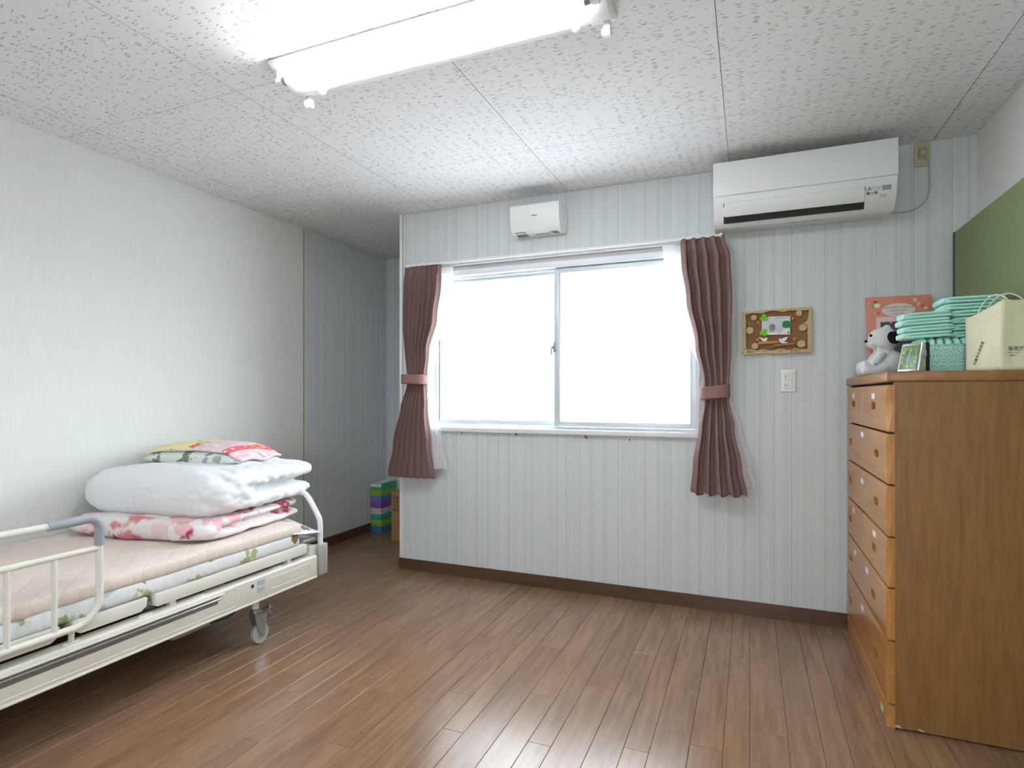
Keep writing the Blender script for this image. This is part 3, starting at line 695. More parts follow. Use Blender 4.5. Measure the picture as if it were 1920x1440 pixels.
# ------------------------------------------------------------------ wooden birthday plaque
PX0, PX1, PZ0, PZ1 = -.038, .294, 1.398, 1.628
pq = thing('wall_plaque', 'handmade wooden frame with a birthday card, clovers, white birds and wood slices', 'plaque', ((PX0+PX1)/2, YB, PZ0))
def q(x, y, off=.015): return onY(1380+x/12, 565+y/12, YB-off)
put('backing', MB().box(PX0+.008, PX1-.008, YB-.008, YB-.001, PZ0+.015, PZ1-.006), m_cork, pq)
def flat(pts, off, th, bev=0.):
    P2 = [(q(x, y, off).x, q(x, y, off).z) for x, y in pts]; return MB().prism(P2, YB-off, YB-off+th, 'y', bev)
put('frame_strip', flat([(140, 240), (700, 190), (1250, 150), (1680, 120), (1690, 170), (1560, 205), (1400, 205), (1200, 205), (1060, 240), (960, 225), (860, 205), (740, 215), (640, 260), (540, 275), (400, 262), (320, 268), (230, 300), (150, 300)], .024, .020, .0008), m_rattan, pq)
put('frame_strip', flat([(140, 250), (215, 290), (225, 500), (222, 800), (235, 1110), (150, 1110), (155, 700)], .022, .018, .0008), m_rattan, pq)
put('frame_strip', flat([(1640, 120), (1700, 120), (1705, 600), (1715, 1130), (1610, 1110), (1620, 800), (1600, 520), (1520, 500), (1610, 420), (1640, 250)], .022, .018, .0008), m_rattan, pq)
put('frame_strip', flat([(150, 1110), (230, 1085), (330, 1075), (430, 1095), (470, 1110), (560, 1085), (680, 1075), (760, 1110), (860, 1100), (960, 1075), (1080, 1080), (1150, 1110), (1240, 1085), (1380, 1060), (1480, 1075), (1560, 1075), (1715, 1060), (1715, 1140), (1560, 1150), (1400, 1165), (1250, 1160), (1130, 1175), (1000, 1195), (880, 1180), (740, 1165), (600, 1175), (440, 1185), (330, 1210), (200, 1215), (140, 1190)], .028, .024, .001), m_rattan, pq)
put('branch_tip', MB().tube([q(130, 1155, .02), q(170, 1150, .02), q(240, 1145, .02)], .005, 10, rad=[.0045, .004, .003]), M('bark', (86, 76, 66), .9), pq)
for (x, y, w, hgt, t) in ((330, 1140, 105, 55, '昭17'), (640, 1125, 80, 50, '10月'), (1000, 1125, 120, 62, '1日'), (1340, 1105, 110, 52, '生まれ')):
    c = q(x, y, .0285); r = w/12*.0027
    o_ = put('name_slice', MB().lathe([(.0001, 0), (r, 0), (r, .002), (.0001, .002)], (c.x, YB-.031, c.z), 24, 'y', 1., hgt/w), m_slat if False else m_rattan, pq)
    text('lettering', t, .0165, WALLF((c.x, YB-.0313, c.z)), m_print, pq, .0003)
put('card', flat([(585, 350), (1222, 330), (1215, 745), (580, 755)], .020, .0015), m_paper, pq)
put('card_photo', flat([(605, 430), (1050, 420), (1045, 690), (600, 700)], .0206, .0006), M('photo_pale', (208, 214, 224), .6), pq)
pm = M('photo_skin', (178, 134, 124), .7); hm = M('photo_hair', (150, 146, 150), .7)
def disc(x, y, rx, ry, off): c = q(x, y, off); return MB().lathe([(.0001, 0), (rx/12*.00262, 0), (rx/12*.00262, .0003), (.0001, .0003)], (c.x, YB-off, c.z), 20, 'y', 1., ry/rx)
put('photo_shape', disc(815, 585, 75, 85, .0210), hm, pq); put('photo_shape', disc(795, 600, 48, 62, .0214), pm, pq); put('photo_shape', disc(810, 680, 80, 22, .0210), M('photo_cloth', (190, 186, 196), .7), pq)
for k, ch in enumerate('お誕生日おめでとう'):
    c = q(905+k*33, 378-k*1.5, .0216); text('lettering', ch, .0075, WALLF((c.x, c.y, c.z)), M('ink%d' % (k % 4), [(210, 70, 80), (70, 110, 190), (60, 150, 90), (190, 110, 170)][k % 4], .7), pq, .0002)
c = q(780, 385, .0216); text('lettering', 'Happy Birthday', .0052, WALLF(c), m_print, pq, .0002)
c = q(975, 718, .0216); text('lettering', '10月1日', .006, WALLF(c), m_print_l, pq, .0002)
put('card_mark', flat([(1150, 690), (1195, 685), (1195, 720), (1165, 722)], .0212, .0006), m_print, pq)
def clover(x, y, r, n, rot, off, mat):
    c = q(x, y, off); k = r/12*.00262; m = MB()
    for i in range(n):
        a = rot+2*math.pi*i/n
        pts = []
        for t in range(17):
            b = -math.pi+2*math.pi*t/16; rr = 1-.35*math.exp(-(b/.35)**2)
            px, py = .50+.52*rr*math.cos(b), .50*rr*math.sin(b)
            pts.append((c.x+k*(px*math.cos(a)-py*math.sin(a)), c.z+k*(px*math.sin(a)+py*math.cos(a))))
        m.prism(pts[:-1], YB-off-.0003*i, YB-off+.0016, 'y')
    put('clover', m, mat, pq, ang=0)
clover(630, 370, 100, 3, math.pi/2, .0235, m_clover_l); clover(630, 705, 100, 3, -math.pi/2+.6, .0235, m_clover_l); clover(1135, 515, 105, 4, math.pi/4, .0235, m_clover_d)
put('perch', flat([(510, 905), (965, 880), (965, 940), (510, 970)], .026, .012, .001), m_slat, pq)
put('perch', flat([(860, 965), (1330, 925), (1330, 975), (870, 1015)], .030, .014, .001), M('red_wood', rough=.6, fn=lambda g: g.col(wood(g, (150, 92, 56), (170, 110, 70), (184, 124, 82), 0, 4., True, 1.)[0])), pq)
put('bird', flat([(510, 805), (565, 815), (610, 835), (640, 830), (665, 815), (710, 815), (700, 855), (690, 890), (640, 905), (600, 895), (575, 860), (540, 835)], .027, .002), m_paper, pq, ang=0)
put('bird', flat([(965, 840), (985, 830), (1015, 850), (1030, 845), (1060, 820), (1110, 808), (1165, 803), (1140, 850), (1105, 890), (1085, 905), (1110, 918), (1165, 915), (1155, 935), (1080, 945), (1020, 940), (985, 920), (970, 880)], .031, .002), m_paper, pq, ang=0)
for (x, y, r) in ((400, 365, 66), (310, 655, 84), (425, 1005, 76), (1420, 265, 70), (1470, 955, 88), (1500, 590, 84)):
    c = q(x, y, .02); k = r/12*.00262
    s_ = put('wood_slice', MB().lathe([(.0001, 0), (k*.96, 0), (k, .002), (k, .008), (k*.9, .0105), (.0001, .0105)], (c.x, YB-.022, c.z), 22, 'y'), m_rattan, pq)
for (x, y) in ((498, 475), (1285, 390), (490, 868), (1315, 850)):
    c = q(x, y, .018); put('acorn', MB().ball((c.x, YB-.016, c.z), (.0085, .007, .008), seg=14, rings=8), m_acorn, pq)
for (x, y, r, a) in ((275, 480, 150, 1.9), (300, 930, 150, 1.2), (1545, 330, 210, 1.15), (1530, 800, 190, 1.7), (760, 1020, 200, 3.1), (360, 560, 110, .7)):
    c = q(x, y, .012); k = r/12*.00262; pts = []
    for t in range(14):
        b = 2*math.pi*t/14; px, py = math.cos(b), .36*math.sin(b)*(1-.35*math.cos(b)); pts.append((c.x+k*.6*(px*math.cos(a)-py*math.sin(a)), c.z+k*.6*(px*math.sin(a)+py*math.cos(a))))
    put('dried_leaf', MB().prism(pts, YB-.013, YB-.011, 'y'), m_leaf_d, pq, ang=0)

# ------------------------------------------------------------------ green board against the right wall
gb = thing('green_board', 'tall green fabric-faced board standing along the right wall behind the dresser', 'board', (.905, 2.4, 0))
put('panel', MB().box(.892, .922, 1.25, 3.304, .0, 1.944, .002), m_green, gb)
put('edge_strip', MB().box(.8885, .924, 3.304, 3.318, 0, 1.946, .002), m_green_d, gb)

# ------------------------------------------------------------------ care bed along the left wall
BX0, BX1, BY0, BY1 = -3.005, -2.10, .36, 2.43
bed = thing('care_bed', 'ivory adjustable care bed on casters along the left wall', 'bed', ((BX0+BX1)/2, (BY0+BY1)/2, 0))
def beam(x0, x1, xin):
    m = MB(); out = x1 if x1 > xin else x0
    return MB().prism([(min(x0, x1), .232), (min(x0, x1)+.006, .222), (max(x0, x1)-.006, .222), (max(x0, x1), .232), (max(x0, x1), .331), (max(x0, x1)-.006, .337), (min(x0, x1)+.006, .337), (min(x0, x1), .331)], BY0, BY1-.02, 'y')
sb = put('side_beam', beam(BX1-.062, BX1, 0), m_ivory, bed)
put('side_beam', beam(BX0, BX0+.062, 0), m_ivory, bed)
# raised outlines, rail slot, sockets and stickers on the visible beam
def outline(y0, y1, z0, z1, r):
    P = []
    for cy_, cz_, a0 in ((y1-r, z1-r, 0), (y0+r, z1-r, 90), (y0+r, z0+r, 180), (y1-r, z0+r, 270)):
        for k in range(5): a = math.radians(a0+90*k/4); P.append((BX1+.0004, cy_+r*math.cos(a), cz_+r*math.sin(a)))
    return MB().tube(P, .0016, 6, closed=True)
put('embossed_frame', outline(2.085, 2.36, .256, .308, .016), m_ivory, sb)
put('embossed_frame', outline(.40, 1.895, .244, .326, .016), m_ivory, sb)
put('slot_channel', MB().box(BX1-.003, BX1+.0012, .42, 1.80, .284, .312, .001, 1), M('slot_grey', (112, 114, 112), .5), sb)
put('slot_rod', MB().cyl((BX1+.004, .41, .304), (BX1+.004, 1.81, .304), .0055, 12), m_chrome, sb)
put('slot_lip', MB().box(BX1-.001, BX1+.010, .40, 1.83, .3180, .3215, .001, 1), m_ivory, sb)
put('lower_lip', MB().box(BX1-.004, BX1+.004, BY0, BY1-.02, .222, .230, .002), m_ivory, sb)
put('key_hole', MB().cyl((BX1-.002, 1.985, .303), (BX1+.0012, 1.985, .303), .0085, 18), m_dark, sb)
for z in (.298, .266): put('sticker', MB().box(BX1, BX1+.0009, 2.012, 2.055, z-.003, z+.020), M('sticker_blue_grey', (178, 188, 200), .4), sb)
for y in (1.24, 1.50, 1.73, 2.16, .72):
    s_ = put('rail_socket', MB().lathe([(.013, .3365), (.018, .3365), (.018, .3405), (.016, .3415), (.013, .3405)], (BX1-.030, y, 0), 20, 'z', .62, 1.5), m_ivory, sb)
    put('socket_hole', MB().lathe([(.0001, .3372), (.0125, .3372), (.0125, .3382), (.0001, .3382)], (BX1-.030, y, 0), 18, 'z', .62, 1.5), m_dark, s_)
for y0, y1 in ((.44, 1.20), (1.236, 1.502), (1.530, 2.353)):
    P = [(y0, .366), (y0+.012, .358), (y1-.02, .358), (y1, .364), (y1, .405), (y1-.004, .409), (y0+.004, .409), (y0, .405)]
    if y1 < 2.2: P = [(y0+.006, .374), (y0+.028, .360), (y1-.028, .360), (y1-.006, .374), (y1, .404), (y1-.004, .409), (y0+.004, .409), (y0, .404)]
    b_ = put('base_panel', MB().prism(P, BX0+.015, BX1-.016, 'x', .003), m_ivory, bed)
for y in (1.218, 1.516): put('hinge', MB().cyl((BX0+.05, y, .378), (BX1-.03, y, .378), .010, 12), m_steel, bed)
for y in (1.62, 2.25): put('lift_block', MB().box(BX1-.06, BX1-.035, y-.012, y+.012, .330, .362).box(BX1-.055, BX1-.04, y-.010, y+.010, .330, .362), m_ivory, bed)
put('foot_crossbar', MB().box(BX0+.02, BX1-.02, BY1-.05, BY1+.002, .245, .385, .004), m_ivory2, bed)
put('head_crossbar', MB().box(BX0+.02, BX1-.02, BY0-.03, BY0+.02, .245, .385, .004), m_ivory2, bed)
for x in (BX1-.024, BX0+.024):
    put('corner_post', MB().box(x-.024, x+.024, BY1, BY1+.066, .222, .384, .006, 3), m_taupe, bed)
    put('corner_post', MB().box(x-.024, x+.024, BY0-.066, BY0-.02, .222, .384, .006, 3), m_taupe, bed)
yh = BY1+.030
hp = [(BX1-.022, yh, .375), (BX1-.022, yh, .46), (BX1-.024, yh, .500), (BX1-.034, yh, .528), (BX1-.085, yh, .603), (BX1-.115, yh, .635), (BX1-.16, yh, .648), (-2.55, yh, .650)]
hp = hp+[(BX0+BX1-p[0], p[1], p[2]) for p in reversed(hp[:-1])]
put('end_hoop', MB().tube(spline(hp, 5), .013, 12, flat=1.25), m_white, bed)
put('foot_shelf', MB().box(BX0+.06, BX1-.035, BY1-.08, BY1+.01, .412, .424, .003), M('tray_grey', (200, 200, 194), .4), bed)
# casters
def caster(x, y):
    c = put('caster', MB().cyl((x, y, .160), (x, y, .235), .0165, 16), m_ivory, bed)
    put('swivel', MB().lathe([(.017, .150), (.026, .152), (.027, .158), (.021, .162), (.024, .167), (.018, .171)], (x, y, 0), 20), m_steel, c)
    wx, wy, wz = x+.004, y+.022, .0475
    a0 = Vector((x, y, .152))
    for s in (-1, 1):
        put('fork', MB().prism([(y-.024, .152), (y+.052, .156), (y+.050, .140), (wy+.012, wz-.010), (wy-.002, wz-.014), (wy-.010, wz+.004), (y-.020, .120)], wx+s*.0165, wx+s*.0195, 'x'), m_steel, c)
    put('fork_plate', MB().box(wx-.0195, wx+.0195, y-.024, y+.050, .148, .155, .001, 1), m_steel, c)
    put('brake_pedal', MB().box(wx-.014, wx+.014, y+.045, y+.094, .146, .153, .002).cyl((wx, y+.086, .150), (wx, y+.086, .166), .005, 10).tube([(wx, y+.055, .146), (wx, y+.080, .132), (wx, y+.090, .118)], .004, 8), m_steel, c)
    put('tyre', MB().lathe([(.034, -.011), (.0445, -.011), (.0475, -.007), (.0475, .007), (.0445, .011), (.034, .011)], (wx, wy, wz), 28, 'x'), m_tread, c)
    put('hub', MB().lathe([(.004, -.009), (.034, -.009), (.034, .009), (.004, .009)], (wx, wy, wz), 24, 'x'), m_acw2, c)
    put('axle', MB().cyl((wx-.022, wy, wz), (wx+.022, wy, wz), .006, 12), m_steel, c)
for x in (-2.156, -2.95):
    for y in (2.055, .72): caster(x, y)
put('motor_box', MB().box(-2.30, -2.19, 1.66, 1.84, .165, .228, .006), M('motor_grey', (160, 158, 160), .5), bed)
put('cross_member', MB().box(BX0+.06, BX1-.06, 2.02, 2.06, .225, .26, .003), m_ivory2, bed)
put('cross_member', MB().box(BX0+.06, BX1-.06, .70, .74, .225, .26, .003), m_ivory2, bed)
put('linkage', MB().box(-2.24, -2.19, 1.90, 1.94, .18, .235, .002).cyl((-2.215, 1.92, .195), (-2.18, 1.92, .195), .007, 10), m_steel, bed)
put('cable', MB().tube(spline([(-2.23, 1.80, .185), (-2.20, 1.88, .168), (-2.19, 1.96, .175), (-2.20, 2.03, .215)]), .004, 8), m_black, bed)

# removable side rail
rl = thing('bed_side_rail', 'ivory tubular bed side rail with a grey corner grip', 'bed rail', (BX1+.014, .85, .35))
rx = BX1+.014; ya, yz = .34, 1.305; zt, zm, zb = .752, .648, .397
r_ = .012
def arc(cy_, cz_, r, a0, a1, n=6): return [(rx, cy_+r*math.cos(math.radians(lerp(a0, a1, k/n))), cz_+r*math.sin(math.radians(lerp(a0, a1, k/n)))) for k in range(n+1)]
loop = arc(yz-.035, zt-.035, .035, 90, 0)+arc(yz-.085, zb+.085, .085, 0, -90)+arc(ya+.085, zb+.085, .085, -90, -180)+arc(ya+.035, zt-.035, .035, 180, 90)
put('frame_tube', MB().tube(loop, r_, 14, closed=True), m_ivory, rl)
put('middle_bar', MB().cyl((rx, ya, zm), (rx, yz, zm), .0105, 12), m_ivory, rl)
for k in range(7):
    y = 1.165-.130*k
    if y > ya+.05: put('baluster', MB().cyl((rx, y, zb), (rx, y, zm), .0085, 12), m_ivory, rl)
gp_ = [(rx, yz-.16, zt), (rx, yz-.10, zt)]+arc(yz-.040, zt-.038, .040, 90, 0, 8)+[(rx, yz, zm+.04), (rx, yz, zm+.008)]
put('corner_grip', MB().tube(gp_, .0155, 14), m_railgrey, rl)
for y in (.72, 1.24): put('peg', MB().tube([(rx, y, zb), (rx-.018, y, zb-.012), (rx-.040, y, zb-.022), (rx-.044, y, .342)], .009, 12), m_ivory, rl)

# mattress and pad
def slab(x0, x1, y0, y1, z0, z1, r, amp=.004, seed=0, nx_=40, ny_=90):
    """soft rectangular slab with rounded, slightly wavy edges"""
    cxx, cyy, czz = (x0+x1)/2, (y0+y1)/2, (z0+z1)/2; hx, hy, hz = (x1-x0)/2, (y1-y0)/2, (z1-z0)/2
    def prof(t):   # around the section: t 0..1 -> (offset inward, z)
        a = math.pi*t-math.pi/2; e = .6
        return (math.copysign(abs(math.cos(a))**e, math.cos(a))-1)*r, math.copysign(abs(math.sin(a))**e, math.sin(a))*hz
    m = MB(); per = []
    n1, n2 = nx_, ny_
    for k in range(n1): per.append((lerp(-1, 1, k/n1), -1))
    for k in range(n2): per.append((1, lerp(-1, 1, k/n2)))
    for k in range(n1): per.append((lerp(1, -1, k/n1), 1))
    for k in range(n2): per.append((-1, lerp(1, -1, k/n2)))
    def P(u, v, off, z):
        x, y = cxx+u*(hx+off if abs(u) > .999 else hx-.0), cyy+v*(hy+off if abs(v) > .999 else hy)
        x = cxx+max(-1, min(1, u))*(hx+off); y = cyy+max(-1, min(1, v))*(hy+off)
        w = noise.noise(Vector((x*6, y*6, seed)))*amp+noise.noise(Vector((x*17, y*17, seed+9)))*amp*.4
        return Vector((x+w*.7*(abs(u) > .99)*(1 if u > 0 else -1), y, czz+z+w))
    rings = 9; v = []; f = []; n = len(per)
    for j in range(rings+1):
        off, z = prof(j/rings)
        for (u, w) in per: v.append(P(u, w, off, z))
    for j in range(rings):
        for k in range(n): f.append((j*n+k, j*n+(k+1) % n, (j+1)*n+(k+1) % n, (j+1)*n+k))
    m.add(v, f)
    for zz, sgn in ((hz, 1), (-hz, -1)):
        m.grid(lambda a, b: P(lerp(-1, 1, a), lerp(-1, 1, b), -r, zz), nx_, ny_)
    return m
tag(put('mattress', slab(-3.0, -2.116, .40, 2.30, .410, .476, .024, .004, 1), m_mattress, ang=60), 'thin mattress in a pale floral cover on the care bed', 'mattress')
tag(put('mattress_pad', slab(-3.0, -2.112, .42, 2.31, .462, .528, .060, .006, 5), m_pad, ang=60), 'beige quilted pad spread over the mattress', 'mattress pad')
shc = MB()
def shf(s, t):
    x = lerp(-2.75, -2.104, s); y = lerp(2.25, 2.442, t*(.55+.45*s))
    return Vector((x, y, lerp(.534, .514, t)-.055*max(0., (s-.70)/.30)-.006*t*s+.003*math.sin(9*s+3*t)))
cs = tag(put('sheet_corner', MB().grid(shf, 40, 10), m_sheet, thick=.003, ang=180), 'white sheet corner with a brown flower sticking out at the bed foot', 'sheet')
fl = MB(); fc = shf(.90, .74)
for k in range(6):
    a = math.radians(60*k+15); pts = []
    for t in range(10):
        b = 2*math.pi*t/10; px, py = .022+.017*math.cos(b), .008*math.sin(b); X, Y = px*math.cos(a)-py*math.sin(a), px*math.sin(a)+py*math.cos(a)
        ss = (fc.x+X+2.75)/.646; pts.append(shf(ss, (fc.y+Y*.9-2.25)/(.192*(.55+.45*ss)))+Vector((0, 0, .0035)))
    fl.add(pts, [tuple(range(10))])
put('printed_flower', fl, m_flower, cs, ang=0)

# ------------------------------------------------------------------ folded bedding
ROT = Matrix.Rotation(math.radians(8), 4, 'Z')
def stack_mat(cx_, cy_, cz_): return Matrix.Translation((cx_, cy_, cz_)) @ ROT
def wr(p, s, f): return noise.noise(Vector((p.x*f, p.y*f, p.z*f*1.5+s)))
bl = MB(); Mx = stack_mat(-2.585, 2.075, .575)
R3 = ROT.to_3x3()
bl.ball(Mx @ Vector((.0, .02, -.024)), (.392, .35, .026), (9, 9, 3), 64, 12, R3)
bl.ball(Mx @ Vector((-.01, .03, .026)), (.385, .345, .026), (9, 9, 3), 64, 12, R3)
bl.ball(Mx @ Vector((.0, -.285, .0)), (.385, .075, .050), (8, 2.5, 2.6), 64, 12, R3)
def bdisp(p, n):
    d = .007*wr(p, 3, 7)+.003*wr(p, 8, 22)
    d += .016*max(0, -n.y)*math.sin(p.x*17+1.2)*(p.x < -2.35)
    return d
tag(put('folded_blanket', organic(bl, .0085, 5, bdisp), m_blanket, ang=180), 'folded fluffy blanket printed with pink and crimson flowers, under the white duvet', 'blanket')
dv = MB(); Mx = stack_mat(-2.605, 2.165, .722)
dv.ball(Mx @ Vector((-.005, .04, .052)), (.42, .335, .060), (12, 7, 3), 64, 14, R3)
dv.ball(Mx @ Vector((.005, .05, -.052)), (.40, .32, .050), (12, 7, 3), 64, 14, R3)
dv.ball(Mx @ Vector((-.012, -.218, -.006)), (.415, .142, .124), (12, 2.4, 2.6), 64, 16, R3)
def ddisp(p, n):
    d = .010*wr(p, 1, 5)
    e = smooth((p.x+2.42)/.22)
    d += e*(.006*math.sin(p.y*60+p.z*34+4*wr(p, 4, 6))*(.5+.5*wr(p, 2, 9))+.005*wr(p, 6, 26))
    d += .0025*wr(p, 9, 30)
    return d
tag(put('folded_duvet', organic(dv, .0085, 5, ddisp), m_duvet, ang=180), 'puffy white folded duvet on top of the floral blanket', 'duvet')

# pillow and towel on the duvet
PC = Vector((-2.700, 2.275, .838)); PA, PB = .300, .190; PR = math.radians(6)
def pl_h(u, w): return (max(0, 1-abs(u)**2.6)*max(0, 1-abs(w)**2.6))**.42
def pl_p(u, w): 
    pin = 1-.05*(abs(u)**2)*(abs(w)**2)*1.6; x, y = PA*u*pin, PB*w*pin
    return PC.x+x*math.cos(PR)-y*math.sin(PR), PC.y+x*math.sin(PR)+y*math.cos(PR)
def pl_top(u, w):
    x, y = pl_p(u, w); return Vector((x, y, PC.z+.070*pl_h(u, w)+.003*noise.noise(Vector((x*16, y*16, 3)))*pl_h(u, w)))
def pl_bot(u, w):
    x, y = pl_p(u, w); return Vector((x, y, PC.z-.030*pl_h(u, w)))
pm_ = MB().grid(lambda a, b: pl_top(2*a-1, 2*b-1), 44, 32).grid(lambda a, b: pl_bot(2*a-1, 2*b-1), 44, 32)
tag(put('pillow', pm_, m_pillow, ang=180), 'white pillow with grey and green leaf print under the yellow towel', 'pillow')
def tw(s, t, lift, drop):
    u = lerp(-.98, 1.36, s); w = lerp(-.90, .98, t)
    w += .10*(s-.4)*(t < .5)
    uu = min(u, 1.0); p = pl_top(uu, max(-1, min(1, w)))
    if u > .86:
        k = (u-.86)/.46; x, y = pl_p(.86+(u-.86)*.62, w); z0 = pl_top(.86, max(-1, min(1, w))).z
        p = Vector((x, y, max(lerp(z0, .838-drop, k**.8), .8)))
    p.z += lift+.004*noise.noise(Vector((p.x*14, p.y*14, 7)))+(.006*math.sin(t*11) if u > 1.1 else 0)
    return p
tg = MB().grid(lambda s, t: tw(s, t, .016, .004), 54, 40)
tl = tag(put('towel', tg, m_towel, ang=180, thick=.010), 'yellow and pink printed towel with a coral border folded over the pillow', 'towel')
put('under_fold', MB().grid(lambda s, t: tw(lerp(.80, .99, s), lerp(.02, .99, t), .003, .016), 14, 40), m_sheet, tl, thick=.006, ang=180)

# ------------------------------------------------------------------ boxes in the alcove
def pack(z, cols, label):
    t = thing('tissue_pack', label, 'tissue pack', (-2.970, 4.25, z), group='tissue packs stacked in the alcove')
    hh = .052
    for k, (c, nm) in enumerate(cols):
        b_ = put('tissue_box', MB().box(-3.024, -2.916, 4.137, 4.372, z+k*hh, z+(k+1)*hh-.0008, .002), M('tissue_'+nm, c, .4), t)
        put('tissue_slot', MB().box(-2.995, -2.945, 4.20, 4.31, z+(k+1)*hh-.001, z+(k+1)*hh-.0004), m_paper, b_, ang=0)
    return t, z+len(cols)*hh
cA = [((72, 128, 190), 'blue'), ((150, 190, 60), 'lime'), ((70, 180, 140), 'green'), ((214, 204, 214), 'white')]
cB = [((156, 90, 170), 'purple'), ((110, 130, 190), 'periwinkle'), ((140, 190, 60), 'lime'), ((64, 172, 130), 'green')]
t1_, z1_ = pack(.0, cA, 'lower tissue pack of blue, lime and green boxes on the alcove floor')
t2_, z2_ = pack(z1_, cB, 'upper tissue pack of purple, blue, lime and green boxes in the alcove')
put('wrapper_band', MB().box(-3.0255, -2.9145, 4.1355, 4.1385, z2_-.026, z2_+.001, .001, 1), m_paper, t2_)
wf = MB().grid(lambda s, t: Vector((lerp(-3.02, -2.93, s), lerp(4.15, 4.36, t), z2_+.003+.028*math.sin(math.pi*s)*abs(math.sin(2.2*t+.3))*(.4+.6*t))), 8, 10)
put('wrapper_fold', wf, M('wrapper_film', (222, 226, 226), .3), t2_, thick=.001, ang=180)
cb = thing('cardboard_box', 'tall brown cardboard box behind the edge of the window wall', 'box', (-2.47, 4.1, 0))
put('carton', MB().box(-2.682, -2.255, 3.945, 4.25, 0, .392, .002, 1), m_card, cb)
for x0, x1 in ((-2.682, -2.47), (-2.468, -2.255)): put('flap', MB().box(x0, x1, 3.945, 4.25, .392, .396, .001, 1), m_card, cb)
put('tape', MB().box(-2.492, -2.445, 3.944, 4.251, .396, .3966), M('tape_brown', (150, 110, 60), .25), cb)
text('lettering', '取扱\n注意', .030, WALLF((-2.640, 3.9445, .335)), m_print, cb, .0003)
text('lettering', '天地\n無用', .030, WALLF((-2.640, 3.9445, .265)), m_print, cb, .0003)

# ------------------------------------------------------------------ dresser
DY0, DY1, DX0, DX1, DT = 2.392, 3.312, .474, .884, 1.260
dr = thing('dresser', 'brown wooden chest of drawers with six rows against the right end of the window wall', 'dresser', ((DX0+DX1)/2, (DY0+DY1)/2, 0))
tp = [(DY0-.004, 1.222), (DY1+.012, 1.222), (DY1+.012, DT), (DY0-.004, DT)]
put('top_board', MB().box(.448, DX1, DY0-.003, DY1+.012, 1.222, DT, .008, 3), m_dedge, dr)
put('side_panel', MB().box(DX0-.002, DX1, DY0, DY0+.020, .006, 1.222, .001, 1), m_dside, dr)
put('side_panel', MB().box(DX0-.002, DX1, DY1-.020, DY1, .006, 1.222, .001, 1), m_dside, dr)
put('back_panel', MB().box(DX1-.012, DX1-.002, DY0+.020, DY1-.020, .04, 1.222), m_dside, dr)
put('carcass', MB().box(DX0+.010, DX1-.014, DY0+.021, DY1-.021, .05, 1.221), M('dresser_inside_shade', (34, 22, 12), .8), dr)  # inside coloured near black so the shallow drawer gaps read as shade
def front(y0, y1, z0, z1, xf=.4495, xb=.4735, k0=1., k1=1.):
    """drawer front whose two ends have a bowed chamfer"""
    n = 12; v = []; f = []
    for k in range(n+1):
        t = k/n; z = lerp(z0, z1, t); w = .004+.019*math.sin(math.pi*t)**.8; e = .003 if k in (0, n) else 0
        v += [(xb, y0, z), (xf+e+.62*w*k0, y0, z), (xf+e, y0+w*k0, z), (xf+e, y1-w*k1, z), (xf+e+.62*w*k1, y1, z), (xb, y1, z)]
    for k in range(n):
        a = k*6
        for i in range(6): f.append((a+i, a+(i+1) % 6, a+6+(i+1) % 6, a+6+i))
    f += [tuple(range(6)), tuple(n*6+i for i in range(6))]
    return MB().add(v, f)
def scoop(yc, zc, w=.084, h=.026):
    """arched finger pull cutter"""
    P = [(yc-w/2, zc-h/2), (yc+w/2, zc-h/2)]
    P = []
    for k in range(9): a = math.pi*k/8; P.append((yc+w/2*math.copysign(abs(math.cos(a))**.45, math.cos(a)), zc-h*.2+h*.7*abs(math.sin(a))**.6))
    P += [(yc-w*.42, zc-h*.62), (yc+w*.42, zc-h*.62)]
    return MB().prism(P, .44, .468, 'x')
def drawer(y0, y1, z0, z1, pulls, stickers):
    o = put('drawer', front(y0, y1, z0, z1, k0=.12 if y0 > DY0+.1 else 1., k1=.12 if y1 < DY1-.1 else 1.), m_dfront, dr, ang=25)
    for (yc, zc) in pulls:
        cutm = scoop(yc, zc).mesh('cut', origin(dr), 0); cut = bpy.data.objects.new('cut', cutm); COL.objects.link(cut); cut.location = dr.location
        md = o.modifiers.new('b', 'BOOLEAN'); md.object = cut; md.operation = 'DIFFERENCE'; md.solver = 'EXACT'
        bpy.context.view_layer.update()
        me = bpy.data.meshes.new_from_object(o.evaluated_get(bpy.context.evaluated_depsgraph_get()))
        o.modifiers.clear(); o.data = me; bpy.data.objects.remove(cut)
        me.materials.clear(); me.materials.append(m_dfront)
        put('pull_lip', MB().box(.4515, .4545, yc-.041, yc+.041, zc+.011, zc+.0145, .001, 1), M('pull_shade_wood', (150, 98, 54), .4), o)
    for (yc, zc, w) in stickers: put('name_sticker', MB().box(.4486, .4496, yc-w/2, yc+w/2, zc-.011, zc+.011), m_sticker, o, ang=0)
ym = (DY0+DY1)/2+.03
for (ya_, yb_, py) in ((ym+.002, DY1, 3.108), (DY0, ym-.002, 2.640)): drawer(ya_, yb_, 1.046, 1.212, [(py, 1.137)], [(py+.004, 1.172, .056)])
drawer(DY0, DY1, .862, 1.038, [(3.195, .955), (2.582, .955)], [(2.882, 1.006, .058)])
drawer(DY0, DY1, .678, .854, [(3.205, .769), (2.589, .769)], [(2.882, .805, .058)])
for (ya_, yb_, py, sy) in ((ym+.002, DY1, 3.205, 3.112), (DY0, ym-.002, 2.630, 2.622)): drawer(ya_, yb_, .498, .670, [(py, .582)], [(sy, .635, .060)])
drawer(DY0, DY1, .312, .490, [(3.192, .396), (2.640, .394)], [(3.064, .450, .045), (2.773, .449, .058)])
drawer(DY0, DY1, .088, .304, [(3.205, .184), (2.592, .184)], [(2.882, .257, .060)])
pli = put('plinth', front(DY0, DY1, .0, .081), m_dfront, dr, ang=25)
